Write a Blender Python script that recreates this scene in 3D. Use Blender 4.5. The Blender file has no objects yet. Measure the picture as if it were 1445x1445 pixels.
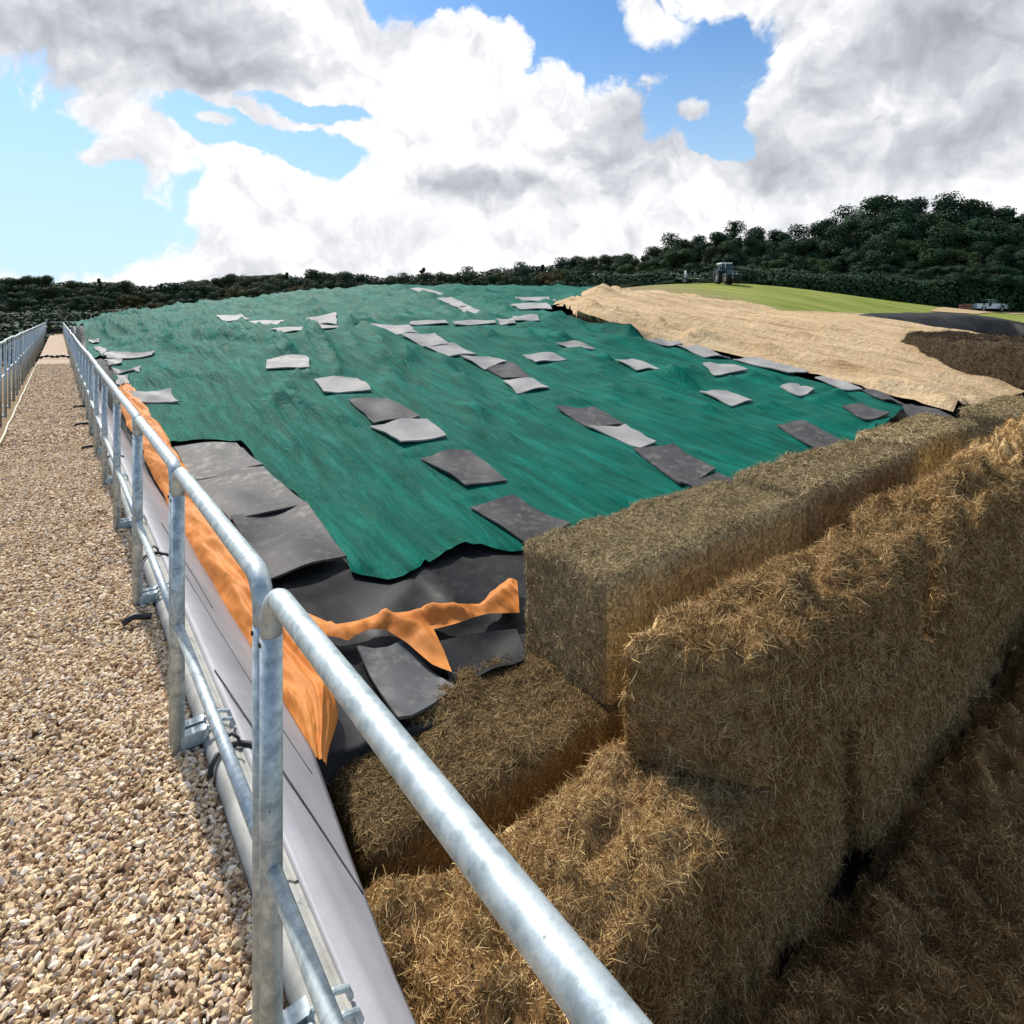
import bpy, math, random
import numpy as np
from mathutils import Vector, geometry
R = math.radians
rng = np.random.default_rng(7); random.seed(7)
scene = bpy.context.scene
col = scene.collection
# ------------------------------------------------------------------ camera maths
TH = R(37.8); ST, CT = math.sin(TH), math.cos(TH)
F, CX, HY, HZ = 825.0, 722.5, 447.0, 1.66
def ray(px, py):
    s = (px-CX)/F
    return ST + s*CT, CT - s*ST, -(py-HY)/F
def T(px, py, D):
    a, b, c = ray(px, py); return (a*D, b*D, HZ + c*D)
def onz(px, py, z):
    a, b, c = ray(px, py); D = (z-HZ)/c; return (a*D, b*D)
# ------------------------------------------------------------------ noise
def _h(ix, iy, iz, seed):
    n = (ix*374761393 + iy*668265263 + iz*2147483647 + seed*1274126177).astype(np.int64) & 0xffffffff
    n = ((n ^ (n >> 13))*1274126177) & 0xffffffff
    n = ((n ^ (n >> 15))*2246822519) & 0xffffffff
    return ((n ^ (n >> 16)) & 0xffffff)/float(0xffffff)
def vn(x, y, z=None, seed=0):
    x = np.asarray(x, float); y = np.asarray(y, float)
    z = np.zeros_like(x) if z is None else np.asarray(z, float)
    ix, iy, iz = np.floor(x).astype(np.int64), np.floor(y).astype(np.int64), np.floor(z).astype(np.int64)
    fx, fy, fz = x-ix, y-iy, z-iz
    fx = fx*fx*(3-2*fx); fy = fy*fy*(3-2*fy); fz = fz*fz*(3-2*fz)
    r = 0
    for a in (0, 1):
        for b in (0, 1):
            for c in (0, 1):
                w = (fx if a else 1-fx)*(fy if b else 1-fy)*(fz if c else 1-fz)
                r = r + w*_h(ix+a, iy+b, iz+c, seed)
    return r*2-1
def fbm(x, y, z=None, seed=0, o=4):
    r = 0; a = .5; k = 1.0
    for i in range(o):
        r = r + a*vn(np.asarray(x)*k, np.asarray(y)*k, None if z is None else np.asarray(z)*k, seed+i*17); a *= .5; k *= 2.03
    return r
def ss(a, b, x):
    t = np.clip((x-a)/(b-a), 0, 1); return t*t*(3-2*t)
# ------------------------------------------------------------------ mesh helpers
def link(o, parent=None):
    col.objects.link(o)
    if parent is not None: o.parent = parent
    return o
def mk(name, V, Fc, mat=None, parent=None, smooth=True):
    V = np.asarray(V, float).reshape(-1, 3)
    me = bpy.data.meshes.new(name)
    if isinstance(Fc, np.ndarray):
        n, k = Fc.shape
        me.vertices.add(len(V)); me.vertices.foreach_set('co', V.astype(np.float32).ravel())
        me.loops.add(n*k); me.loops.foreach_set('vertex_index', Fc.astype(np.int32).ravel())
        me.polygons.add(n); me.polygons.foreach_set('loop_start', np.arange(0, n*k, k, dtype=np.int32))
        me.polygons.foreach_set('use_smooth', np.full(n, smooth, dtype=bool))
        me.update(calc_edges=True); me.validate()
    else:
        me.from_pydata([tuple(v) for v in V], [], Fc); me.update()
        me.polygons.foreach_set('use_smooth', [smooth]*len(me.polygons))
    if mat: me.materials.append(mat)
    return link(bpy.data.objects.new(name, me), parent)
def tag(o, label=None, cat=None, group=None, kind=None):
    if label: o['label'] = label
    if cat: o['category'] = cat
    if group: o['group'] = group
    if kind: o['kind'] = kind
    return o
def empty(name, loc=(0, 0, 0), rz=0):
    o = bpy.data.objects.new(name, None); o.empty_display_size = .1
    o.location = loc; o.rotation_euler = (0, 0, rz); return link(o)
def copy_tree(o, parent=None):
    c = o.copy(); col.objects.link(c); c.parent = parent
    for ch in list(o.children): copy_tree(ch, c)
    return c
class MB:
    def __init__(s): s.V = []; s.F = []
    def add(s, V, Fc):
        n = len(s.V); s.V += [tuple(v) for v in V]; s.F += [tuple(i+n for i in f) for f in Fc]
    def box(s, x0, x1, y0, y1, z0, z1, rz=0, c=None, bev=0):
        V = [(x, y, z) for x in (x0, x1) for y in (y0, y1) for z in (z0, z1)]
        if rz:
            cx, cy = c or ((x0+x1)/2, (y0+y1)/2)
            V = [(cx+(x-cx)*math.cos(rz)-(y-cy)*math.sin(rz), cy+(x-cx)*math.sin(rz)+(y-cy)*math.cos(rz), z) for x, y, z in V]
        s.add(V, [(0, 1, 3, 2), (4, 6, 7, 5), (0, 4, 5, 1), (2, 3, 7, 6), (0, 2, 6, 4), (1, 5, 7, 3)])
    def prism(s, pts, y0, y1):      # pts in (x,z), extruded in y
        n = len(pts); V = [(x, y0, z) for x, z in pts]+[(x, y1, z) for x, z in pts]
        s.add(V, [tuple(range(n)), tuple(range(2*n-1, n-1, -1))]+[(i, i+n, (i+1) % n+n, (i+1) % n) for i in range(n)])
    def tube(s, pts, r, n=16, caps=True):
        pts = [Vector(p) for p in pts]; m = len(pts); base = len(s.V)
        rr = r if isinstance(r, (list, tuple, np.ndarray)) else [r]*m
        up = None
        for i, p in enumerate(pts):
            t = (pts[min(i+1, m-1)]-pts[max(i-1, 0)]).normalized()
            if up is None:
                up = Vector((1, 0, 0)) if abs(t.x) < .8 else Vector((0, 0, 1))
            a = (up - t*up.dot(t)).normalized(); up = a; b = t.cross(a)
            for k in range(n):
                q = 2*math.pi*k/n
                s.V.append(tuple(p + (a*math.cos(q)+b*math.sin(q))*rr[i]))
        for i in range(m-1):
            for k in range(n):
                s.F.append((base+i*n+k, base+i*n+(k+1) % n, base+(i+1)*n+(k+1) % n, base+(i+1)*n+k))
        if caps:
            s.F.append(tuple(base+k for k in range(n))[::-1]); s.F.append(tuple(base+(m-1)*n+k for k in range(n)))
    def build(s, name, mat, parent=None, smooth=True):
        o = mk(name, s.V, s.F, mat, parent, smooth)
        return o
def autosmooth(o, ang=35):
    me = o.data
    try: me.set_sharp_from_angle(angle=R(ang))
    except Exception: pass
    return o
# ------------------------------------------------------------------ materials
def newmat(name):
    m = bpy.data.materials.new(name); m.use_nodes = True
    nt = m.node_tree; b = nt.nodes['Principled BSDF']; return m, nt, b
def N(nt, typ, **kw):
    n = nt.nodes.new(typ)
    for k, v in kw.items():
        if k.startswith('i_'):
            key = k[2:]; n.inputs[int(key) if key.isdigit() else key.replace('_', ' ')].default_value = v
        else: setattr(n, k, v)
    return n
def ramp(nt, fac, stops, interp='LINEAR'):
    r = nt.nodes.new('ShaderNodeValToRGB'); r.color_ramp.interpolation = interp
    e = r.color_ramp.elements
    while len(e) < len(stops): e.new(.5)
    for i, (p, c) in enumerate(stops):
        e[i].position = p; e[i].color = (c[0], c[1], c[2], 1)
    nt.links.new(fac, r.inputs[0]); return r.outputs[0]
def coords(nt, scale=(1, 1, 1), rot=(0, 0, 0), kind='Object'):
    tc = nt.nodes.new('ShaderNodeTexCoord'); mp = nt.nodes.new('ShaderNodeMapping')
    mp.inputs['Scale'].default_value = scale; mp.inputs['Rotation'].default_value = rot
    nt.links.new(tc.outputs[kind], mp.inputs[0]); return mp.outputs[0]
def noise(nt, vec, scale, detail=4, rough=.6, dist=0):
    n = N(nt, 'ShaderNodeTexNoise'); n.inputs['Scale'].default_value = scale; n.inputs['Detail'].default_value = detail
    n.inputs['Roughness'].default_value = rough; n.inputs['Distortion'].default_value = dist
    nt.links.new(vec, n.inputs['Vector']); return n.outputs[0]
def mix(nt, fac, a, b, bt='MIX'):
    m = N(nt, 'ShaderNodeMix', data_type='RGBA', blend_type=bt)
    for s, v in ((0, fac), (6, a), (7, b)):
        if hasattr(v, 'links') or hasattr(v, 'is_linked'): nt.links.new(v, m.inputs[s])
        else: m.inputs[s].default_value = v if s == 0 else (v[0], v[1], v[2], 1)
    return m.outputs[2]
def bump(nt, b, h, strength, dist):
    bp = N(nt, 'ShaderNodeBump'); bp.inputs['Strength'].default_value = strength; bp.inputs['Distance'].default_value = dist
    nt.links.new(h, bp.inputs['Height']); nt.links.new(bp.outputs[0], b.inputs['Normal'])
def mathn(nt, op, a, b=None, c=None, clamp=False):
    m = N(nt, 'ShaderNodeMath', operation=op, use_clamp=clamp)
    for i, v in enumerate((a, b, c)):
        if v is None: continue
        if isinstance(v, (int, float)): m.inputs[i].default_value = v
        else: nt.links.new(v, m.inputs[i])
    return m.outputs[0]
def simple(name, c, rough=.6, metal=0, var=.25, scale=8, bmp=0, bd=.01, spec=.5):
    m, nt, b = newmat(name); v = coords(nt)
    n = noise(nt, v, scale)
    nt.links.new(ramp(nt, n, [(.3, [x*(1-var) for x in c]), (.7, [min(1, x*(1+var)) for x in c])]), b.inputs['Base Color'])
    b.inputs['Roughness'].default_value = rough; b.inputs['Metallic'].default_value = metal
    b.inputs['Specular IOR Level'].default_value = spec
    if bmp: bump(nt, b, noise(nt, v, scale*3), bmp, bd)
    return m
def mat_galv():
    m, nt, b = newmat('galvanised_steel'); v = coords(nt, kind='Object')
    vo = N(nt, 'ShaderNodeTexVoronoi', i_Scale=70.0); nt.links.new(v, vo.inputs['Vector'])
    n1 = noise(nt, v, 26, 5, .7); n2 = noise(nt, v, 120, 4, .7)
    c1 = ramp(nt, n1, [(.38, (.33, .39, .42)), (.5, (.46, .53, .56)), (.62, (.60, .67, .69))])
    sepv = N(nt, 'ShaderNodeSeparateColor'); nt.links.new(vo.outputs['Color'], sepv.inputs[0]); c2 = mix(nt, .30, c1, ramp(nt, sepv.outputs[0], [(0, (.55,)*3), (1, (1,)*3)]), 'MULTIPLY')
    spots = ramp(nt, noise(nt, v, 75, 2, .5), [(.73, (0, 0, 0)), (.77, (.8, .8, .8))])
    c3 = mix(nt, spots, c2, (.16, .15, .13))
    nt.links.new(c3, b.inputs['Base Color'])
    b.inputs['Metallic'].default_value = .6
    nt.links.new(ramp(nt, n1, [(.3, (.62, .62, .62)), (.7, (.45, .45, .45))]), b.inputs['Roughness'])
    bump(nt, b, n2, .12, .002); return m
def mat_hay(name, dark, mid, light, stain=.5):
    m, nt, b = newmat(name); v = coords(nt)
    g = N(nt, 'ShaderNodeNewGeometry')
    n1 = noise(nt, v, 2.2, 4, .6); n2 = noise(nt, v, 40, 4, .7)
    isl = ramp(nt, g.outputs['Random Per Island'], [(0, dark), (.45, mid), (.85, light), (1, [min(1, x*1.35) for x in light])])
    body = ramp(nt, n2, [(.35, [x*.3 for x in dark]), (.75, [x*.6 for x in mid])])
    c = mix(nt, .78, body, isl)
    st = ramp(nt, n1, [(.38, (.60, .52, .42)), (.62, (1.0, 1.0, 1.0))])
    c = mix(nt, stain, c, st, 'MULTIPLY')
    nt.links.new(c, b.inputs['Base Color']); b.inputs['Roughness'].default_value = .8
    b.inputs['Specular IOR Level'].default_value = .18
    return m
def mat_gravel():
    m, nt, b = newmat('gravel_stone'); v = coords(nt); g = N(nt, 'ShaderNodeNewGeometry')
    c = ramp(nt, g.outputs['Random Per Island'], [(0, (.24, .13, .07)), (.14, (.48, .31, .165)), (.36, (.73, .55, .325)), (.58, (.85, .68, .43)), (.70, (.54, .35, .22)), (.84, (.95, .84, .67)), (1, (.36, .28, .23))])
    c = mix(nt, .45, c, ramp(nt, noise(nt, v, 60, 3), [(.3, (.5, .45, .4)), (.7, (1, 1, 1))]), 'MULTIPLY')
    nt.links.new(c, b.inputs['Base Color']); b.inputs['Roughness'].default_value = .7; b.inputs['Specular IOR Level'].default_value = .3
    bump(nt, b, noise(nt, v, 200, 3), .3, .002); return m
def mat_gravelbase():
    m, nt, b = newmat('gravel_bed'); v = coords(nt)
    vo = N(nt, 'ShaderNodeTexVoronoi', i_Scale=38.0); nt.links.new(v, vo.inputs['Vector'])
    sep = N(nt, 'ShaderNodeSeparateColor'); nt.links.new(vo.outputs['Color'], sep.inputs[0])
    c = ramp(nt, sep.outputs[0], [(0, (.18, .11, .07)), (.3, (.36, .23, .14)), (.6, (.48, .34, .22)), (1, (.58, .46, .33))])
    nt.links.new(c, b.inputs['Base Color']); b.inputs['Roughness'].default_value = .85
    inv = mathn(nt, 'SUBTRACT', 1.0, vo.outputs['Distance'])
    bump(nt, b, inv, .8, .012); return m
def mat_net():
    m, nt, b = newmat('green_netting')
    v = coords(nt, (2.6, .26, 1), (0, 0, R(4))); v2 = coords(nt, (1, 1, 1)); v3 = coords(nt, (24, 1.5, 1), (0, 0, R(3)))
    n1 = noise(nt, v, 3.0, 6, .65, .5); n2 = noise(nt, v2, .35, 4, .6); n3 = noise(nt, v3, 1.5, 4, .7)
    c = ramp(nt, n1, [(.25, (.0002, .066, .045)), (.5, (.0003, .122, .087)), (.72, (.0005, .195, .147))])
    c = mix(nt, .5, c, ramp(nt, n2, [(.3, (.7, .85, .8)), (.7, (1, 1, 1))]), 'MULTIPLY')
    fl = ramp(nt, n3, [(.66, (0, 0, 0)), (.8, (1, 1, 1))])
    fl2 = mathn(nt, 'MULTIPLY', fl, .28)
    c = mix(nt, fl2, c, (.06, .34, .28))
    nt.links.new(c, b.inputs['Base Color']); b.inputs['Roughness'].default_value = .58
    b.inputs['Specular IOR Level'].default_value = .06
    h = mathn(nt, 'ADD', n1, mathn(nt, 'MULTIPLY', n3, .25))
    bump(nt, b, h, 1.0, .075); return m
def mat_sheet(name, c0, c1, rough, dust=.3, spec=.5):
    m, nt, b = newmat(name); v = coords(nt)
    n1 = noise(nt, v, 1.6, 5, .6); n2 = noise(nt, v, 9, 4, .65)
    c = ramp(nt, n1, [(.3, c0), (.7, c1)])
    d = ramp(nt, n2, [(.5, (0, 0, 0)), (.75, (dust, dust, dust))])
    c = mix(nt, d, c, (.30, .29, .27))
    nt.links.new(c, b.inputs['Base Color']); b.inputs['Specular IOR Level'].default_value = spec
    nt.links.new(ramp(nt, n2, [(.3, (rough*.85,)*3), (.7, (min(1, rough*1.2),)*3)]), b.inputs['Roughness'])
    bump(nt, b, noise(nt, v, .9, 1, .4, .2), .7, .16); return m
def mat_orange():
    m, nt, b = newmat('orange_tarpaulin'); v = coords(nt, (1, 1, 1)); v2 = coords(nt, (5, 1.6, 3), (0, 0, R(28)))
    n1 = noise(nt, v2, 1.5, 2, .45, .5); n2 = noise(nt, v, 3, 3)
    c = ramp(nt, n2, [(.3, (.52, .17, .032)), (.7, (.68, .27, .068))])
    nt.links.new(c, b.inputs['Base Color']); b.inputs['Roughness'].default_value = .62
    b.inputs['Specular IOR Level'].default_value = .2
    bump(nt, b, n1, .9, .045); return m
def mat_tan():
    m, nt, b = newmat('straw_cover')
    v = coords(nt, (1.5, .13, 1), (0, 0, R(8))); v2 = coords(nt)
    n1 = noise(nt, v, 2.4, 6, .65, .4); n2 = noise(nt, v2, 5, 6, .75)
    c = ramp(nt, n1, [(.30, (.40, .25, .125)), (.44, (.68, .48, .27)), (.7, (.84, .64, .40))])
    c = mix(nt, .4, c, ramp(nt, n2, [(.35, (.70, .62, .52)), (.6, (1, 1, 1))]), 'MULTIPLY')
    nt.links.new(c, b.inputs['Base Color']); b.inputs['Roughness'].default_value = .85; b.inputs['Specular IOR Level'].default_value = .15
    bump(nt, b, mathn(nt, 'ADD', n1, mathn(nt, 'MULTIPLY', n2, .6)), 1.0, .22); return m
def mat_grass():
    m, nt, b = newmat('grassland'); v = coords(nt, (1, .25, 1), (0, 0, R(35))); v2 = coords(nt)
    n1 = noise(nt, v, .35, 5, .6); n2 = noise(nt, v2, .06, 3, .5); n3 = noise(nt, v2, 2.5, 5, .7)
    c = ramp(nt, n1, [(.3, (.15, .20, .03)), (.5, (.24, .28, .055)), (.7, (.34, .33, .10))])
    c = mix(nt, .35, c, ramp(nt, n3, [(.3, (.5, .55, .4)), (.7, (1, 1, 1))]), 'MULTIPLY')
    sep = N(nt, 'ShaderNodeSeparateXYZ'); tc = N(nt, 'ShaderNodeTexCoord'); nt.links.new(tc.outputs['Object'], sep.inputs[0])
    # bare worn shoulder of the hill: lies across the track left of the tractor
    cr = mathn(nt, 'SUBTRACT', mathn(nt, 'MULTIPLY', sep.outputs[0], CT), mathn(nt, 'MULTIPLY', sep.outputs[1], ST))
    cr = mathn(nt, 'ADD', cr, mathn(nt, 'MULTIPLY', n1, 8.0))
    f = ramp(nt, mathn(nt, 'DIVIDE', cr, 40.0), [(.42, (1, 1, 1)), (.68, (0, 0, 0))])
    c = mix(nt, f, c, (.27, .20, .12))
    nt.links.new(c, b.inputs['Base Color']); b.inputs['Roughness'].default_value = .9; b.inputs['Specular IOR Level'].default_value = .1
    bump(nt, b, n3, .6, .3); return m
def mat_leaf(name, c0, c1, c2):
    m, nt, b = newmat(name); g = N(nt, 'ShaderNodeNewGeometry'); oi = N(nt, 'ShaderNodeObjectInfo')
    v = coords(nt); n = noise(nt, v, .45, 3)
    c = ramp(nt, mathn(nt, 'ADD', mathn(nt, 'MULTIPLY', g.outputs['Random Per Island'], .22), mathn(nt, 'MULTIPLY', n, .78)), [(.2, c0), (.5, c1), (.8, c2)])
    tint = ramp(nt, oi.outputs['Random'], [(0, (.65, .75, .75)), (.4, (1, 1, .9)), (.7, (1.0, .9, .7)), (1, (.8, 1, .8))])
    c = mix(nt, .8, c, tint, 'MULTIPLY')
    nt.links.new(c, b.inputs['Base Color']); b.inputs['Roughness'].default_value = .7; b.inputs['Specular IOR Level'].default_value = .15
    return m
def mat_conc(name, c):
    m, nt, b = newmat(name); v = coords(nt); n1 = noise(nt, v, 6, 6, .7); n2 = noise(nt, v, 120, 3, .7); n3 = noise(nt, v, 26, 3, .6)
    cc = ramp(nt, n1, [(.3, [x*.62 for x in c]), (.55, c), (.75, [min(1, x*1.2) for x in c])])
    cc = mix(nt, ramp(nt, n3, [(.62, (0, 0, 0)), (.72, (.7, .7, .7))]), cc, [x*.35 for x in c])
    nt.links.new(cc, b.inputs['Base Color']); b.inputs['Roughness'].default_value = .85; bump(nt, b, n2, .35, .003); return m
def mat_lining():
    m, nt, b = newmat('lining_sheet'); v = coords(nt); n = noise(nt, v, 3, 5, .6); n2 = noise(nt, v, 160, 3, .7); n3 = noise(nt, v, 16, 5, .7)
    c = ramp(nt, n, [(.3, (.285, .28, .305)), (.7, (.37, .365, .39))])
    c = mix(nt, ramp(nt, n3, [(.6, (0, 0, 0)), (.8, (.35, .35, .35))]), c, (.2, .18, .14))
    c = mix(nt, .25, c, ramp(nt, n2, [(.35, (.6, .6, .6)), (.6, (1, 1, 1))]), 'MULTIPLY')
    nt.links.new(c, b.inputs['Base Color']); b.inputs['Roughness'].default_value = .55; bump(nt, b, n2, .2, .002); return m
M = dict(
    galv=mat_galv(), gravel=mat_gravel(), gbed=mat_gravelbase(), net=mat_net(), orange=mat_orange(), tan=mat_tan(), grass=mat_grass(),
    hayA=mat_hay('weathered_hay', (.11, .078, .033), (.32, .24, .12), (.66, .53, .31), .4),
    hayB=mat_hay('brown_hay', (.135, .068, .020), (.41, .24, .090), (.82, .585, .285), .45),
    hayD=mat_hay('dark_hay', (.075, .045, .015), (.22, .145, .060), (.46, .325, .155), .5),
    hayL=mat_hay('loose_hay', (.145, .072, .022), (.43, .245, .088), (.80, .54, .24), .4),
    hayE=mat_hay('earthy_hay', (.022, .013, .006), (.062, .040, .018), (.13, .09, .045), .6),
    black=mat_sheet('black_plastic', (.006, .007, .008), (.015, .016, .018), .52, .08, .16),
    mat=mat_sheet('grey_rubber', (.028, .027, .029), (.070, .066, .068), .60, .4, .26),
    matp=mat_sheet('sheen_dusty_rubber', (.20, .195, .19), (.36, .35, .335), .65, .5, .3),  # backlit sheen put into the pale base colour, with dust mottling over it
    dusty=mat_sheet('dusty_black_plastic', (.05, .055, .058), (.13, .135, .14), .6, .5, .3),
    conc=mat_conc('weathered_steel_beam', (.44, .43, .39)), wall=mat_conc('wall_concrete', (.30, .29, .27)),
    lining=mat_lining(), rubber=simple('black_rubber', (.010, .010, .011), .5, 0, .3, 20),
    stripe=simple('dark_stripe', (.02, .022, .026), .7, 0, .2, 20),
    rope=simple('pale_edging', (.62, .57, .45), .8, 0, .2, 12, .4),
    bark=simple('bark', (.06, .045, .03), .9, 0, .3, 4, .6, .05),
    leaf1=mat_leaf('leaf_dark', (.010, .028, .017), (.022, .052, .027), (.040, .076, .035)),
    leaf2=mat_leaf('leaf_mid', (.016, .034, .013), (.036, .064, .024), (.070, .098, .038)),
    leaf3=mat_leaf('leaf_autumn', (.040, .038, .014), (.095, .078, .028), (.17, .12, .05)),
    stub=simple('stubble', (.42, .29, .14), .9, 0, .25, 1.5),
    paint=simple('dark_teal_paint', (.005, .022, .032), .3, 0, .15, 3), white=simple('white_paint', (.72, .74, .76), .35, 0, .08, 3),
    glass=simple('cab_glass', (.02, .06, .07), .15, 0, .1, 2), rub=simple('tyre', (.015, .015, .016), .8, 0, .2, 12),
    steel=simple('grey_steel', (.22, .22, .23), .5, .6, .2, 5), red=simple('rusty_red', (.22, .09, .06), .7, 0, .3, 4),
    soil=simple('dark_earth', (.05, .038, .024), .95, 0, .35, 1.2, .6, .1),
)
# ------------------------------------------------------------------ thin plate spline
def tps(P):
    P = np.array(P, float); X = P[:, :2]; z = P[:, 2]; n = len(P)
    def U(r2): return np.where(r2 > 0, .5*r2*np.log(np.maximum(r2, 1e-12)), 0)
    d = ((X[:, None]-X[None])**2).sum(-1); K = U(d)+np.eye(n)*.02
    A = np.zeros((n+3, n+3)); A[:n, :n] = K; A[:n, n] = 1; A[:n, n+1:] = X; A[n, :n] = 1; A[n+1:, :n] = X.T
    w = np.linalg.solve(A, np.r_[z, 0, 0, 0])
    def f(x, y):
        x = np.asarray(x, float); y = np.asarray(y, float); r = w[n]+w[n+1]*x+w[n+2]*y
        for i in range(n): r = r+w[i]*U((x-X[i, 0])**2+(y-X[i, 1])**2)
        return r
    return f
# ------------------------------------------------------------------ silage mound height
C = []
for y, z in ((2.2, -.6), (3, -.52), (5, -.45), (8, -.36), (12, -.22), (18, -.02), (26, .22), (35, .42), (50, .70), (62, 1.0), (78, .9)): C.append((1.0, y, z))
for y, z in ((3.3, -.72), (6, -.38), (9, .02), (12, .36), (16, .55), (22, .65), (35, .80), (50, .95)): C.append((1.9, y, z))
for x in (3, 5, 8, 11, 14):
    for y in (3.2, 5, 7.5, 10): C.append((x, y, -.72+.16*(y-3.3)+.065*(x-1.9)))
C += [(2.6, 18.3, .90), (4.3, 15.7, 1.27), (4.4, 13, 1.14), (8.3, 14, 1.42), (11, 13.6, 1.6), (13.5, 13, 1.8)]
C += [(3.6, 21, .95), (5.4, 18.6, 1.22), (8.6, 17, 1.36), (12, 16.5, 1.75)]
crest = [(200, 443, 52), (300, 428, 46), (450, 413, 43), (600, 406.5, 40), (700, 405.5, 40), (830, 408, 38), (930, 421, 33)]
for q in crest: C.append(T(*q))
for q in crest:
    a = T(q[0], q[1], q[2]+14); C.append((a[0], a[1], T(*q)[2]-1.2))
C += [T(130, 456, 36), T(200, 446, 38), T(250, 441, 37), T(300, 434, 36), T(350, 428, 34), T(400, 422, 33), T(460, 416, 35), T(250, 464, 26), T(350, 452, 24), T(120, 462, 30), T(165, 446, 45)]
C += [T(850, 434, 25), T(1000, 438, 28), T(1100, 446, 28), T(930, 424, 32), T(870, 416, 35), (22, 24, 2.35), (16, 15.5, 1.95), (20, 14, 1.75)]
C = [(a, b, c-(.16 if b > 24 else 0)) for a, b, c in C]
C += [T(400, 444, 27), T(500, 436, 27), T(650, 431, 27), T(780, 429, 27), T(850, 424, 27)]
C += [(18.4, 17.4, 2.0), (24.6, 16.3, 1.93), (27, 10.5, 1.45), (28.7, 5.6, .55), (16, 3.0, .15), (20, 3.5, .25), (20, 10, 1.35), (17, 7, .85), (24, 6, .75), (30, 16, 1.8), (30, 2, .2)]
_H = tps(C)
GX = np.arange(-1, 36, .1); GY = np.arange(1, 92, .1)
_g = _H(*np.meshgrid(GX, GY, indexing='ij'))
def H(x, y):
    x = np.clip((np.asarray(x, float)-GX[0])/.1, 0, len(GX)-1.001); y = np.clip((np.asarray(y, float)-GY[0])/.1, 0, len(GY)-1.001)
    i = x.astype(int); j = y.astype(int); a = x-i; b = y-j
    return _g[i, j]*(1-a)*(1-b)+_g[i+1, j]*a*(1-b)+_g[i, j+1]*(1-a)*b+_g[i+1, j+1]*a*b
def W(x, y):        # wrinkles of the covers: long folds running down the ramp
    x = np.asarray(x, float); y = np.asarray(y, float)
    wx = x + .06*y + .7*vn(x*.45, y*.22, seed=3); wy = y
    r = 1-np.abs(vn(wx*1.3, wy*.16, seed=5)); r2 = 1-np.abs(vn(wx*3.1, wy*.35, seed=9)); r3 = 1-np.abs(vn(wx*7, wy*.9, seed=19))
    amp = np.clip((np.hypot(x-1, y-1))/9, .55, 1.5)
    far = ss(14, 24, y)*.06*vn(x*.35, y*.35, seed=31)
    amp = amp*(.2+.8*ss(1.25, 2.2, x))
    return amp*(.19*r**7+.13*r2**6+.030*r3**3+.03*vn(x*.8, y*.7, seed=13)) - .05 + far
QUADS = []
def mmask(x, y):
    x = np.asarray(x, float); y = np.asarray(y, float); m = np.zeros(np.broadcast(x, y).shape)
    for q, fall in QUADS:
        c = q.mean(0); rr = np.abs(q-c).max()+fall
        near = (np.abs(x-c[0]) < rr) & (np.abs(y-c[1]) < rr)
        if not near.any(): continue
        px_, py_ = x[near], y[near]; dd = np.full(px_.shape, -1e9)
        ar = sum(q[k][0]*q[(k+1) % 4][1]-q[(k+1) % 4][0]*q[k][1] for k in range(4)); sg = 1 if ar > 0 else -1
        for k in range(4):
            a, b = q[k], q[(k+1) % 4]; e = b-a; L = np.hypot(*e)+1e-9
            dd = np.maximum(dd, sg*((px_-a[0])*e[1]-(py_-a[1])*e[0])/L)
        m[near] = np.maximum(m[near], 1-ss(fall*.35, fall, dd))
    return m
def Z(x, y):
    w = W(x, y)
    if QUADS: w = w*(1-mmask(x, y))
    return H(x, y)+w*(1-.85*ss(13.2, 14.5, x)*(1-ss(17, 18.5, y)))
def hit(px, py, off=.05, dmax=80, flat=False):
    a, b, c = ray(px, py); D = np.arange(2.0, dmax, .01)
    g = HZ+c*D-((H(a*D, b*D)+.04 if flat else Z(a*D, b*D))+off)
    k = np.where(g < 0)[0]
    i = k[0] if len(k) else int(np.argmin(g))
    return float(a*D[i]), float(b*D[i])
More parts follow.
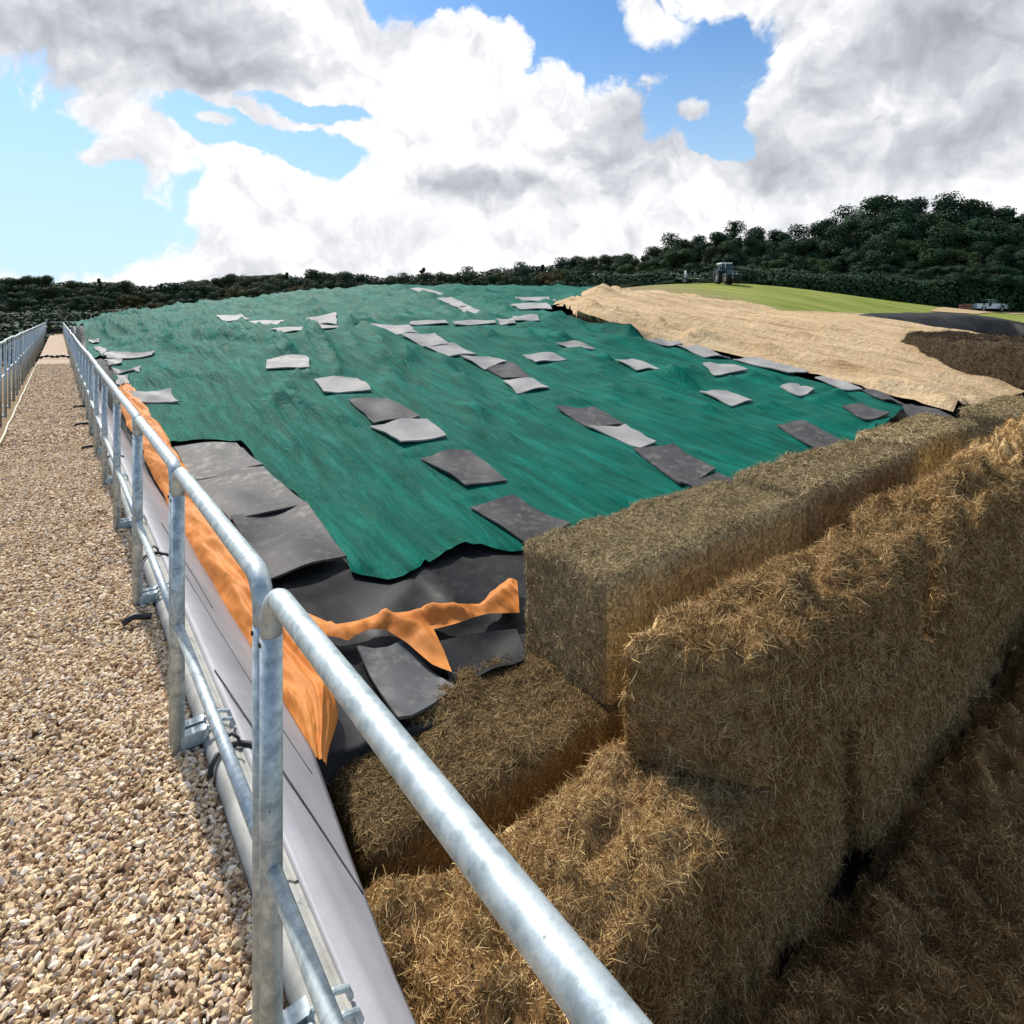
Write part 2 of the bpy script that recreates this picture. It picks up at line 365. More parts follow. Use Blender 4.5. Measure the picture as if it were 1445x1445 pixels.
MATS = [
 ((375,505),(433,500),(436,517),(376,519),'p','small pale mat lying alone high on the left of the green slope'),
 ((443,533),(505,531),(522,549),(458,552),'p','pale mat uppermost in the diagonal line of five left of centre'),
 ((493,562),(545,559),(592,585),(527,596),'g','mid grey mat touching a whiter mat below it, left of centre'),
 ((522,598),(602,588),(628,612),(566,623),'p','whitish mat with curled upper edge, just below a grey mat it touches'),
 ((593,642),(660,631),(715,672),(655,681),'g','lone curved grey mat with a bright band, in the middle of the green slope'),
 ((662,710),(725,695),(805,735),(745,762),'g','large grey mat half over the net edge beside the left bale corner'),
 ((512,458),(575,458),(590,470),(554,470),'p','first pale mat at the top of the long diagonal chain'),
 ((564,472),(612,470),(635,486),(596,488),'p','second pale mat from the top of the long diagonal chain'),
 ((597,487),(638,485),(673,498),(630,502),'p','third pale mat from the top of the long diagonal chain'),
 ((649,502),(690,502),(716,509),(685,520),'p','fourth pale mat from the top of the long diagonal chain'),
 ((688,519),(718,509),(750,531),(712,532),'g','greyer mat just above the bottom end of the long diagonal chain'),
 ((710,534),(752,532),(776,545),(727,552),'p','whitest mat at the bottom end of the long diagonal chain'),
 ((739,500),(780,498),(798,506),(758,511),'p','small pale mat just right of the long diagonal chain'),
 ((784,484),(813,482),(839,491),(806,493),'p','small pale mat nearest the upper straw edge, right of the chain'),
 ((869,507),(893,507),(931,520),(897,522),'p','narrow pale mat alone below the upper straw edge'),
 ((992,513),(1018,512),(1054,522),(1009,529),'p','small creased pale mat near the straw edge right of centre'),
 ((988,551),(1025,550),(1061,563),(1030,571),'p','bright pale mat in the open green right of centre'),
 ((1099,544),(1125,540),(1149,549),(1127,558),'p','small pale mat in the right of the green slope near the straw'),
 ((1187,572),(1215,568),(1255,583),(1220,591),'g','grey mat lying furthest right in the open green'),
 ((1097,598),(1135,592),(1191,624),(1153,634),'g','long grey mat just above the far hay bales'),
 ((784,573),(836,571),(881,596),(831,600),'g','mottled grey mat, top of the chain of four left of the near bales'),
 ((831,600),(881,596),(926,620),(902,628),'p','smooth paler mat, second in the chain of four above the bales'),
 ((893,630),(950,624),(1009,660),(959,680),'g','big grey mat, third in the chain of four above the bales'),
 ((960,681),(1011,662),(1047,680),(1008,694),'g','lowest mat in the chain of four, touching the bale row'),
 ((914,481),(950,479),(961,485),(942,488),'p','grey mat topmost in the line along the straw edge'),
 ((957,488),(983,487),(1030,504),(992,503),'p','second mat down in the line along the straw edge'),
 ((1035,506),(1063,506),(1139,523),(1111,527),'p','longest pale mat in the line along the straw edge'),
 ((1149,532),(1172,532),(1215,548),(1187,549),'p','fourth mat down in the line along the straw edge'),
 ((1215,549),(1234,551),(1281,570),(1244,563),'g','narrow mat fifth down in the line along the straw edge'),
 ((1272,571),(1305,572),(1342,587),(1286,594),'g','dark grey mat at the lowest corner of the green net by the straw'),
 ((578,454),(630,452),(632,457),(581,458),'p','thin pale mat on the fold line, just right of the chain top'),
 ((640,454),(692,452),(700,456),(642,459),'p','pale strip of mat in the middle of the fold line'),
 ((702,451),(727,449),(728,456),(706,459),'p','short pale mat near the right end of the fold line'),
 ((723,446),(758,446),(762,452),(727,453),'p','bright mat at the right end of the fold line by the straw'),
 ((578,409),(599,409),(630,418),(595,417),'p','pale mat on the very crest of the green mound'),
 ((616,423),(637,421),(661,433),(644,435),'p','white mat just below the crest, upper of two touching'),
 ((644,435),(661,434),(702,443),(671,446),'p','pale mat below the crest, lower of two touching'),
 ((720,431),(772,429),(779,437),(734,438),'p','brightest white mat at the top corner of the straw'),
 ((727,421),(775,421),(785,426),(730,427),'p','thin pale mat behind the white one at the top straw corner'),
 ((431,451),(474,442),(474,457),(443,459),'p','pale triangular looking mat on the fold left of the chain'),
 ((443,460),(493,459),(492,463),(444,464),'p','thin white mat directly below the triangular looking one'),
 ((381,464),(434,461),(436,465),(395,470),'p','thin white mat on the left part of the fold line'),
 ((345,456),(401,454),(391,460),(340,461),'p','grey streak of mat far left above the fold line'),
 ((305,448),(340,446),(352,453),(315,455),'p','smallest pale mat furthest left on the upper mound'),
 ((184,552),(239,550),(252,566),(192,567),'p','flat pale mat beside the railing, nearest of the wall side row'),
 ((162,530),(183,529),(182,543),(167,543),'p','short mat second nearest in the wall side row'),
 ((155,520),(199,517),(199,523),(160,525),'p','thin pale mat third nearest in the wall side row'),
 ((148,508),(172,507),(169,515),(153,516),'p','short pale mat fourth nearest in the wall side row'),
 ((144,500),(219,497),(214,502),(150,506),'p','longest thin pale mat in the wall side row'),
 ((132,492),(150,492),(152,498),(140,499),'p','tiny pale mat second furthest along the wall side row'),
 ((124,482),(140,481),(142,485),(130,487),'p','tiniest pale mat furthest along the wall side row'),
 ((248,627),(335,621),(370,655),(268,675),'g','grey mat topmost of the three big mats behind the railing'),
 ((268,672),(370,656),(430,706),(325,730),'g','middle one of the three big overlapping mats behind the railing'),
 ((325,727),(430,706),(488,776),(376,810),'g','lowest and darkest of the three big mats behind the railing'),
 ((505,905),(572,895),(640,958),(560,1003),'d','dusty grey sheet piece between the railing and the orange strip'),
 ((608,893),(728,876),(744,918),(640,955),'k','glossy black sheet piece below the orange strip beside the bale'),
 ((826,408),(858,410),(880,416),(845,416),'p','pale mat at the right hand end of the mound crest'),
]
for _m in MATS:
    q_ = np.array([hit(*p, off=.06, flat=True) for p in _m[:4]]); QUADS.append((q_, .22+.012*np.linalg.norm(q_.mean(0))))
def geo(a, b, d0, g):
    r = [a]; d = d0
    while r[-1] < b: r.append(r[-1]+d); d *= 1+g
    return np.array(r)
def gridmesh(name, X, Y, fz, mat, parent=None, skirt=None):
    xx, yy = np.meshgrid(X, Y, indexing='ij'); zz = fz(xx, yy)
    nx, ny = xx.shape; V = np.stack([xx, yy, zz], -1).reshape(-1, 3)
    i, j = np.meshgrid(np.arange(nx-1), np.arange(ny-1), indexing='ij'); a = (i*ny+j).ravel()
    Fq = np.stack([a, a+ny, a+ny+1, a+1], -1)
    if skirt is not None:
        loop = [i*ny for i in range(nx)]+[(nx-1)*ny+j for j in range(1, ny)]+[i*ny+ny-1 for i in range(nx-2, -1, -1)]+[j for j in range(ny-2, 0, -1)]
        L = np.array(loop); lo = V[L].copy(); lo[:, 2] = skirt; n0 = len(V); V = np.vstack([V, lo])
        k = np.arange(len(L)); kn = (k+1) % len(L)
        Fq = np.vstack([Fq, np.stack([L[k], n0+k, n0+kn, L[kn]], -1)])
    return mk(name, V, Fq, mat, parent)
def drape(name, poly, X, Y, fz, mat, parent=None):
    """a cloth cut along poly (xy) and laid on fz"""
    P = []
    for i in range(len(poly)):
        a, b = np.array(poly[i]), np.array(poly[(i+1) % len(poly)]); n = max(1, int(np.linalg.norm(b-a)/max(.06, .012*np.linalg.norm((a+b)/2))))
        for k in range(n): P.append(tuple(a+(b-a)*k/n))
    nb = len(P)
    xx, yy = np.meshgrid(X, Y); q = np.stack([xx.ravel(), yy.ravel()], -1)
    # inside test
    ins = np.zeros(len(q), bool); pa = np.array(P)
    for i in range(nb):
        x0, y0 = pa[i-1]; x1, y1 = pa[i]
        if y0 == y1: continue
        c = ((y0 > q[:, 1]) != (y1 > q[:, 1])) & (q[:, 0] < (x1-x0)*(q[:, 1]-y0)/(y1-y0)+x0); ins ^= c
    q = q[ins]
    vs = [Vector(p) for p in P]+[Vector((float(a), float(b))) for a, b in q]
    out = geometry.delaunay_2d_cdt(vs, [], [list(range(nb))], 1, 1e-4)
    v = np.array([(p.x, p.y) for p in out[0]]); f = np.array([list(t) for t in out[2]])
    # distance to edge for lips
    d = np.full(len(v), 1e9)
    for i in range(nb):
        a = pa[i-1]; b = pa[i]; ab = b-a; t = np.clip(((v-a)@ab)/max(1e-9, ab@ab), 0, 1); d = np.minimum(d, np.linalg.norm(v-(a+t[:, None]*ab), axis=1))
    z = fz(v[:, 0], v[:, 1], d)
    return mk(name, np.c_[v, z], f, mat, parent)
# ------------------------------------------------------------------ ground, hill
G = [(-60, -40, -3), (0, -40, -3), (60, -40, -3), (-40, 0, -3), (0, 0, -3), (25, 0, -2.6), (50, 5, -1.5), (-40, 40, -3), (0, 40, -3), (0, 90, -2), (-60, 100, -4),
     (-120, 200, -3), (0, 250, 0), (120, 260, 4), (250, 200, 6), (300, 50, 6), (200, -60, 0), (120, 0, 1.5), (15, 60, -2.5), (33, 20, -1.0), (33, 40, -1.5)]
for q in ((870, 408, 72), (950, 401, 72), (1040, 400, 76), (1120, 407, 77), (1200, 420, 80), (1310, 437.5, 85), (1445, 436, 100), (1600, 436, 100), (950, 426, 48), (1100, 431, 50), (1250, 447, 55), (1400, 450, 58), (760, 430, 75)): G.append(T(*q))
for px, z in ((500, -2), (700, -.5), (870, 1.5), (1000, 3), (1150, 3.5), (1300, 3.2), (1445, 3.2), (1600, 3)):
    a = T(px, 447, 112); G.append((a[0], a[1], z))
_G = tps(G)
def ground(x, y):
    r = np.hypot(x, y); return _G(x, y)*(1-ss(260, 420, r))
gx = np.concatenate([[-3000, -1200, -600], np.arange(-300, -20, 12), np.arange(-20, 150, 2.5), np.arange(150, 420, 12), [600, 1200, 3000]])
gy = np.concatenate([[-3000, -1200, -500, -200], np.arange(-100, 0, 10), np.arange(0, 140, 2.5), np.arange(140, 420, 12), [600, 1200, 3000]])
tag(gridmesh('ground', gx, gy, ground, M['grass']), kind='structure')
def ghit(px, py, d0=34, dmax=200):
    a, b, c = ray(px, py); D = np.arange(d0, dmax, .1); g = HZ+c*D-ground(a*D, b*D); k = np.where(g < 0)[0]; i = k[0] if len(k) else int(np.argmin(g))
    return float(a*D[i]), float(b*D[i])
# ------------------------------------------------------------------ sky
def build_world():
    w = bpy.data.worlds.new('World'); scene.world = w; w.use_nodes = True; nt = w.node_tree; L = nt.links
    bg = nt.nodes['Background']
    sky = N(nt, 'ShaderNodeTexSky', sky_type='NISHITA', sun_disc=False); sky.sun_elevation = SUN_EL; sky.sun_rotation = SUN_AZ
    sky.air_density = 1.0; sky.dust_density = .6; sky.ozone_density = 1.6
    tc = N(nt, 'ShaderNodeTexCoord'); d = tc.outputs['Generated']
    rot = N(nt, 'ShaderNodeVectorRotate', rotation_type='Z_AXIS'); rot.inputs['Angle'].default_value = TH; L.new(d, rot.inputs['Vector'])   # view axis -> +Y
    sp = N(nt, 'ShaderNodeSeparateXYZ'); L.new(rot.outputs[0], sp.inputs[0])
    az = mathn(nt, 'ARCTAN2', sp.outputs[0], sp.outputs[1]); el = mathn(nt, 'ARCSINE', sp.outputs[2])
    base = N(nt, 'ShaderNodeCombineXYZ'); L.new(az, base.inputs[0]); L.new(el, base.inputs[1])
    # warp
    n = N(nt, 'ShaderNodeTexNoise', i_Scale=5.0, i_Detail=6.0, i_Roughness=.55); L.new(base.outputs[0], n.inputs['Vector'])
    wv = N(nt, 'ShaderNodeVectorMath', operation='SUBTRACT'); L.new(n.outputs['Color'], wv.inputs[0]); wv.inputs[1].default_value = (.5, .5, .5)
    ws = N(nt, 'ShaderNodeVectorMath', operation='SCALE'); L.new(wv.outputs[0], ws.inputs[0]); ws.inputs['Scale'].default_value = .16
    wp = N(nt, 'ShaderNodeVectorMath', operation='ADD'); L.new(base.outputs[0], wp.inputs[0]); L.new(ws.outputs[0], wp.inputs[1])
    def blobs(lst, src, k=.12):
        acc = None
        for px, py, rx, ry, ang in lst:
            s = (px-CX)/F; A = math.atan(s); E = math.atan((HY-py)/F/math.hypot(1, s)); c2 = 1/(1+s*s)
            mp = N(nt, 'ShaderNodeMapping', vector_type='TEXTURE'); mp.inputs['Location'].default_value = (A, E, 0)
            mp.inputs['Rotation'].default_value = (0, 0, R(ang)); mp.inputs['Scale'].default_value = (rx/F*(c2+.1), ry/F, 1)
            L.new(src, mp.inputs[0]); ln = N(nt, 'ShaderNodeVectorMath', operation='LENGTH'); L.new(mp.outputs[0], ln.inputs[0])
            v = mathn(nt, 'SUBTRACT', 1.0, ln.outputs['Value'])
            if acc is None: acc = v
            else:
                m = N(nt, 'ShaderNodeMath', operation='SMOOTH_MAX'); L.new(acc, m.inputs[0]); L.new(v, m.inputs[1]); m.inputs[2].default_value = k; acc = m.outputs[0]
        return acc
    holes = blobs([(-30, 250, 250, 125, 0), (120, 300, 130, 70, 0), (60, 175, 130, 45, -8), (370, 205, 150, 26, -10), (430, 165, 60, 16, 0),
                   (690, -8, 190, 50, -10), (845, 40, 120, 85, 0), (985, 110, 85, 90, -20), (1010, 195, 60, 26, 0), (920, 60, 90, 50, 0)], wp.outputs[0])
    # billows
    def billow(off):
        v = N(nt, 'ShaderNodeVectorMath', operation='ADD'); L.new(wp.outputs[0], v.inputs[0]); v.inputs[1].default_value = off
        tot = None
        for sc, am in ((6.0, .34), (14.0, .20), (31.0, .10), (70.0, .05)):
            vo = N(nt, 'ShaderNodeTexVoronoi', feature='SMOOTH_F1', voronoi_dimensions='2D'); vo.inputs['Scale'].default_value = sc; vo.inputs['Smoothness'].default_value = .35
            L.new(v.outputs[0], vo.inputs['Vector'])
            t = mathn(nt, 'MULTIPLY', mathn(nt, 'SUBTRACT', .5, vo.outputs['Distance']), am)
            tot = t if tot is None else mathn(nt, 'ADD', tot, t)
        nn = N(nt, 'ShaderNodeTexNoise', i_Scale=11.0, i_Detail=9.0, i_Roughness=.60); L.new(v.outputs[0], nn.inputs['Vector'])
        return mathn(nt, 'ADD', tot, mathn(nt, 'MULTIPLY', mathn(nt, 'SUBTRACT', nn.outputs[0], .5), .75))
    b0 = billow((0, 0, 0)); b1 = billow((.004, .028, 0))
    dens = mathn(nt, 'SUBTRACT', mathn(nt, 'MULTIPLY', b0, 1.6), mathn(nt, 'MULTIPLY', holes, 1.0))
    puff = blobs([(172, 212, 52, 17, 8), (925, 12, 60, 26, -15), (975, 150, 34, 16, 0), (315, 185, 30, 10, 0)], wp.outputs[0])
    pd = mathn(nt, 'ADD', mathn(nt, 'MULTIPLY', puff, .9), mathn(nt, 'MULTIPLY', b0, 1.6))
    m1 = N(nt, 'ShaderNodeMapRange', interpolation_type='SMOOTHSTEP'); m1.inputs['From Min'].default_value = -.16; m1.inputs['From Max'].default_value = .08; L.new(dens, m1.inputs[0])
    m2 = N(nt, 'ShaderNodeMapRange', interpolation_type='SMOOTHSTEP'); m2.inputs['From Min'].default_value = 0; m2.inputs['From Max'].default_value = .5; L.new(pd, m2.inputs[0])
    mask = mathn(nt, 'MAXIMUM', m1.outputs[0], m2.outputs[0])
    # thin the cover well away from the view and towards the zenith
    aaz = mathn(nt, 'ABSOLUTE', az)
    m3 = N(nt, 'ShaderNodeMapRange', interpolation_type='SMOOTHSTEP'); L.new(aaz, m3.inputs[0]); m3.inputs['From Min'].default_value = 1.0; m3.inputs['From Max'].default_value = 1.9; m3.inputs['To Min'].default_value = 1; m3.inputs['To Max'].default_value = .15
    m4 = N(nt, 'ShaderNodeMapRange', interpolation_type='SMOOTHSTEP'); L.new(el, m4.inputs[0]); m4.inputs['From Min'].default_value = .75; m4.inputs['From Max'].default_value = 1.2; m4.inputs['To Min'].default_value = 1; m4.inputs['To Max'].default_value = .4
    mask = mathn(nt, 'MULTIPLY', mathn(nt, 'MULTIPLY', mask, m3.outputs[0]), m4.outputs[0])
    # greys
    grey = blobs([(190, 20, 330, 115, 0), (300, 110, 180, 45, 8), (900, 205, 120, 105, 0), (1330, 60, 260, 130, 10), (1370, 190, 190, 75, 0),
                  (1120, 230, 150, 70, 0), (700, 270, 150, 40, 0)], wp.outputs[0], .2)
    g1 = N(nt, 'ShaderNodeMapRange', interpolation_type='SMOOTHSTEP'); g1.inputs['From Min'].default_value = -.25; g1.inputs['From Max'].default_value = .95
    L.new(mathn(nt, 'SUBTRACT', grey, mathn(nt, 'MULTIPLY', b0, .45)), g1.inputs[0])
    rel = mathn(nt, 'MULTIPLY', mathn(nt, 'SUBTRACT', b0, b1), .9)
    lum = mathn(nt, 'ADD', mathn(nt, 'SUBTRACT', 1.03, mathn(nt, 'MULTIPLY', g1.outputs[0], .41)), rel)
    ng = N(nt, 'ShaderNodeTexNoise', i_Scale=5.5, i_Detail=5.0, i_Roughness=.55); L.new(wp.outputs[0], ng.inputs['Vector'])
    ngr = N(nt, 'ShaderNodeMapRange', interpolation_type='SMOOTHSTEP'); ngr.inputs['From Min'].default_value = .47; ngr.inputs['From Max'].default_value = .72; L.new(ng.outputs[0], ngr.inputs[0])
    lum = mathn(nt, 'SUBTRACT', lum, mathn(nt, 'MULTIPLY', ngr.outputs[0], .24))
    lum = mathn(nt, 'MINIMUM', mathn(nt, 'MAXIMUM', lum, .40), 1.25)
    cc = ramp(nt, lum, [(.4, (.38, .40, .43)), (.7, (.62, .64, .69)), (.92, (.88, .89, .92)), (1.0, (1.02, 1.02, 1.02))])
    sc = N(nt, 'ShaderNodeVectorMath', operation='SCALE'); L.new(sky.outputs[0], sc.inputs[0]); sc.inputs['Scale'].default_value = SKYK
    # pale the sky towards the horizon with thin cirrus veil
    veil = N(nt, 'ShaderNodeMapRange', interpolation_type='SMOOTHSTEP'); L.new(el, veil.inputs[0]); veil.inputs['From Min'].default_value = 0; veil.inputs['From Max'].default_value = .50; veil.inputs['To Min'].default_value = .85; veil.inputs['To Max'].default_value = .0
    skyt = mix(nt, 1.0, sc.outputs[0], (.86, 1.24, 1.50), 'MULTIPLY'); skyc = mix(nt, veil.outputs[0], skyt, (.60, .78, .87))
    ccs = N(nt, 'ShaderNodeVectorMath', operation='SCALE'); L.new(cc, ccs.inputs[0]); ccs.inputs['Scale'].default_value = CLOUDK
    fin = mix(nt, mask, skyc, ccs.outputs[0])
    sc2 = N(nt, 'ShaderNodeVectorMath', operation='SCALE'); L.new(fin, sc2.inputs[0]); sc2.inputs['Scale'].default_value = 1/.1
    L.new(sc2.outputs[0], bg.inputs[0]); bg.inputs[1].default_value = .1
SUN_EL = R(47); SUN_AZ = R(-4); SKYK = .10; CLOUDK = .96
build_world()
sd = bpy.data.lights.new('sun', 'SUN'); sd.energy = 4.6; sd.angle = R(1.5); sd.color = (1, .95, .87)
so = link(bpy.data.objects.new('sun', sd))
sv = Vector((math.sin(SUN_AZ)*math.cos(SUN_EL), math.cos(SUN_AZ)*math.cos(SUN_EL), math.sin(SUN_EL)))
so.rotation_euler = sv.to_track_quat('Z', 'Y').to_euler()
# ------------------------------------------------------------------ the mound and its covers
X1 = geo(.86, 31.5, .055, .022); Y1 = geo(2.95, 84, .055, .019)
o = gridmesh('black_sheet', X1, Y1, lambda x, y: Z(x, y)-.02-.13*ss(5.0, 7.0, y)*ss(2.0, 2.8, x)-.05*ss(9, 12, y)*ss(1.2, 2.2, x)-.08*ss(12, 16, y)*ss(1.2, 2.2, x)-.10*ss(7, 10, x), M['black'], skirt=-3.2)
tag(o, 'huge black plastic sheet pulled over the silage mound under the green net', 'plastic sheet')
# straw cover
tp = [hit(1345, 586, .0), hit(1290, 566), hit(1215, 545), hit(1100, 517), hit(1000, 494), hit(900, 467), hit(850, 452), hit(815, 440), hit(780, 431), (16.6, 18.4), (20, 20.2), (25, 20.6), (30.5, 18), (31, 9), (31, 3.2), (22, 2.6), (14.5, 2.97)]
def ztan(x, y, d):
    r = 1-np.abs(vn((x+.3*y)*1.1, y*.12, seed=41))
    r2 = 1-np.abs(vn((x+.25*y)*.8, y*.10, seed=45))
    r3 = 1-np.abs(vn((x+.1*y)*2.4, y*.15, seed=47))
    return Z(x, y)+(.03+.0025*np.hypot(x, y))+.20*ss(14.5, 17, y)*np.clip(d/1.5, 0, 1)+np.clip(d/.5, 0, 1)*(.08*r**3+.10*r2**5+.10*r3**4)+.02*fbm(x*1.5, y*.6, seed=43)
XT = geo(11, 31.5, .12, .012); YT = geo(2.6, 21, .09, .012)
def bbase(x): return np.interp(x, [13, 14.4, 15.0, 16.0, 16.5, 18.5, 22], [2.2, 3.0, 3.55, 4.3, 4.95, 6.2, 7.2])+.22*vn(x*1.3, x*0, seed=122)
_h0 = ztan
def ztan(x, y, d):
    cut = 0*x
    return _h0(x, y, d)-cut
o = drape('straw_cover', tp, XT, YT, ztan, M['tan'])
tag(o, 'golden straw layer spread over the slope to the right of the green net', 'straw cover')
# green net
np_ = [hit(*p) for p in ((155, 505), (166, 545), (180, 572), (200, 600), (235, 625), (300, 618), (340, 622), (372, 655), (400, 680), (432, 707), (460, 745), (487, 778), (495, 800), (520, 808), (548, 812), (580, 800), (612, 788), (645, 770), (690, 768), (722, 772))]
np_ = [(1.05, 80), (1.05, 62), (1.05, 45), (1.02, 30), (1.06, 22)] + np_
np_ += [(4.2, 3.75), (6.5, 3.45), (9, 3.5), (11.6, 3.9)] + [hit(*p) for p in ((1283, 574), (1215, 552), (1100, 524), (1000, 500), (900, 473), (850, 458), (800, 446), (765, 438))]
np_ += [(15.5, 17.5)] + [T(870, 430, 24)[:2], T(960, 428, 31)[:2], T(930, 420, 36)[:2], (31, 38), (27, 60), (24, 80)]
def znet(x, y, d):
    near = 1-ss(9, 16, y)
    lip = np.exp(-d/.05)*(-.008+.035*vn(x*4, y*4, seed=51))*near
    r = (1-np.abs(vn((x*1.0-.75*y)*1.0, (y+x)*.25, seed=53)))**4*.07*np.clip(y/8, .5, 1.4)*(1-mmask(x, y))
    return Z(x, y)+.03+.0035*np.maximum(0, np.hypot(x, y)-6)+lip+r
XN = geo(1.02, 31, .05, .018); YN = geo(3.0, 80, .05, .016)
netob = drape('green_net', np_, XN, YN, znet, M['net'])
tag(netob, 'vast wrinkled teal green net spread over the silage mound', 'net')
def znet2(x, y): return znet(np.asarray(x, float), np.asarray(y, float), np.full(np.shape(x), 9.0))
# rubber mats
for a, b, c, d, kind, lab in MATS:
    P = [np.array(hit(*q, off=.06, flat=True)) for q in (a, b, c, d)]
    dist = np.linalg.norm(sum(P)/4)
    ddx = sum(P)/4
    n = 14; u, v = np.meshgrid(np.linspace(0, 1, n), np.linspace(0, 1, n), indexing='ij'); u = u[..., None]; v = v[..., None]
    xy = P[0]*(1-u)*(1-v)+P[1]*u*(1-v)+P[2]*u*v+P[3]*(1-u)*v
    sd_ = hash(lab) % 1; ph = (a[0]*7+a[1]) % 100
    xy = xy + .012*np.stack([vn(xy[..., 1]*2.5, u[..., 0]*3, seed=61), vn(xy[..., 0]*2.5, v[..., 0]*3, seed=62)], -1)*min(3, dist/5)
    ec = np.maximum(np.abs(u[..., 0]*2-1), np.abs(v[..., 0]*2-1)); curl = .035*ec**4*np.abs(vn(u[..., 0]*2+ph, v[..., 0]*2, seed=63))
    base = znet2(xy[..., 0], xy[..., 1])
    # stiff mat: smooth the surface below it
    k = base
    z = k+.022+.0012*dist+curl*.7+.028*np.sin(u[..., 0]*5+ph)*np.sin(v[..., 0]*4+ph*.7)+.03*np.abs(u[..., 0]-.5)**2*np.sin(ph)
    if kind in 'dk': z = z-.02
    top = np.stack([xy[..., 0], xy[..., 1], z], -1).reshape(-1, 3); th = .010 + .0003*dist
    ii, jj = np.meshgrid(np.arange(n-1), np.arange(n-1), indexing='ij'); q = (ii*n+jj).ravel()
    Fq = np.stack([q, q+1, q+n+1, q+n], -1)
    L = np.array([i*n for i in range(n)]+[(n-1)*n+j for j in range(1, n)]+[i*n+n-1 for i in range(n-2, -1, -1)]+[j for j in range(n-2, 0, -1)])
    e0 = top[L].copy(); lo = e0.copy(); lo[:, 2] -= th*1.6; kk = np.arange(len(L)); V = np.vstack([top, e0, lo]); n1 = len(top); n0 = n1+len(L)
    Fq = np.vstack([Fq, np.stack([n1+kk, n1+(kk+1) % len(L), n0+(kk+1) % len(L), n0+kk], -1)])
    o = mk('rubber_mat' if kind in 'pg' else 'sheet_piece', V, Fq, M[{'p': 'matp', 'g': 'mat', 'd': 'dusty', 'k': 'black'}[kind]])
    if kind in 'pg': tag(o, lab, 'rubber mat', 'rubber mats weighing down the green net')
    else: tag(o, lab, 'sheet piece')
# near orange strip
op = [hit(*p, off=.05) for p in ((424, 868), (470, 888), (520, 878), (560, 872), (592, 868), (600, 862), (660, 860), (692, 842), (718, 822), (730, 826), (733, 872), (690, 873), (640, 888), (612, 896), (626, 925), (638, 957), (610, 946), (575, 915), (545, 897), (520, 895), (490, 912), (455, 905))]
def zor(x, y, d):
    q = x*1.0+y*.6
    return Z(x, y)+.085+.085*np.clip(d/.08, 0, 1)*(1-np.abs(vn(q*6, (y-x)*1.6, seed=71)))**2+.02*vn(x*14, y*14, seed=72)*np.clip(d/.05, 0, 1)
o = drape('orange_tarpaulin', op, np.arange(.8, 4.5, .025), np.arange(2.6, 6, .025), zor, M['orange'])
tag(o, 'twisted orange tarpaulin strip lying on the black sheet left of the bales', 'tarpaulin')
# long orange tarpaulin along the wall
ys = geo(2.80, 15, .02, .012); us = np.linspace(0, 1, 34)
U_, Y_ = np.meshgrid(us, ys, indexing='ij')
prof = np.sin(np.pi*np.clip(U_, 0, 1))**.7
wd = .33+.04*vn(Y_*1.1, Y_*0, seed=81)
taper = ss(2.7, 3.3, Y_)*.75+.25
xx = .93+U_*wd*taper + .02*vn(Y_*3, U_*2, seed=82)
hh = .145*(.85+.25*vn(Y_*.9+3, Y_*0, seed=83))
rid = (1-np.abs(vn((Y_*.55+U_*1.9)*2.6, Y_*.8, seed=84)))**3; rid2 = (1-np.abs(vn((Y_*.6+U_*2.1)*6, Y_*1.2+U_, seed=85)))**3
zz = H(np.maximum(xx, 1.0), np.maximum(Y_, 2.6))+.045+prof*hh*taper*(1-.55*ss(7, 13, Y_))+prof*taper*(.075*rid+.03*rid2)-.03
V = np.stack([xx, Y_, zz], -1).reshape(-1, 3); nu, ny = U_.shape
i, j = np.meshgrid(np.arange(nu-1), np.arange(ny-1), indexing='ij'); a = (i*ny+j).ravel()
o = mk('orange_tarpaulin', V, np.stack([a, a+ny, a+ny+1, a+1], -1), M['orange'])
tag(o, 'long rolled orange tarpaulin along the wall behind the railing', 'tarpaulin')
# ------------------------------------------------------------------ walkway
b = MB(); b.box(-.62, .44, -3, 73, -3.0, -.012); tag(b.build('walkway', M['gbed'], smooth=False), kind='structure')
b = MB(); b.box(.44, .60, -3, 73, -3.0, .0); o = b.build('retaining_wall', M['wall'], smooth=False)
tag(o, 'low concrete wall holding the gravel walk beside the silage mound', 'wall')
def icos():
    t = (1+5**.5)/2; v = np.array([(-1, t, 0), (1, t, 0), (-1, -t, 0), (1, -t, 0), (0, -1, t), (0, 1, t), (0, -1, -t), (0, 1, -t), (t, 0, -1), (t, 0, 1), (-t, 0, -1), (-t, 0, 1)], float)
    v /= np.linalg.norm(v[0]); f = np.array([(0, 11, 5), (0, 5, 1), (0, 1, 7), (0, 7, 10), (0, 10, 11), (1, 5, 9), (5, 11, 4), (11, 10, 2), (10, 7, 6), (7, 1, 8), (3, 9, 4), (3, 4, 2), (3, 2, 6), (3, 6, 8), (3, 8, 9), (4, 9, 5), (2, 4, 11), (6, 2, 10), (8, 6, 7), (9, 8, 1)])
    return v, f
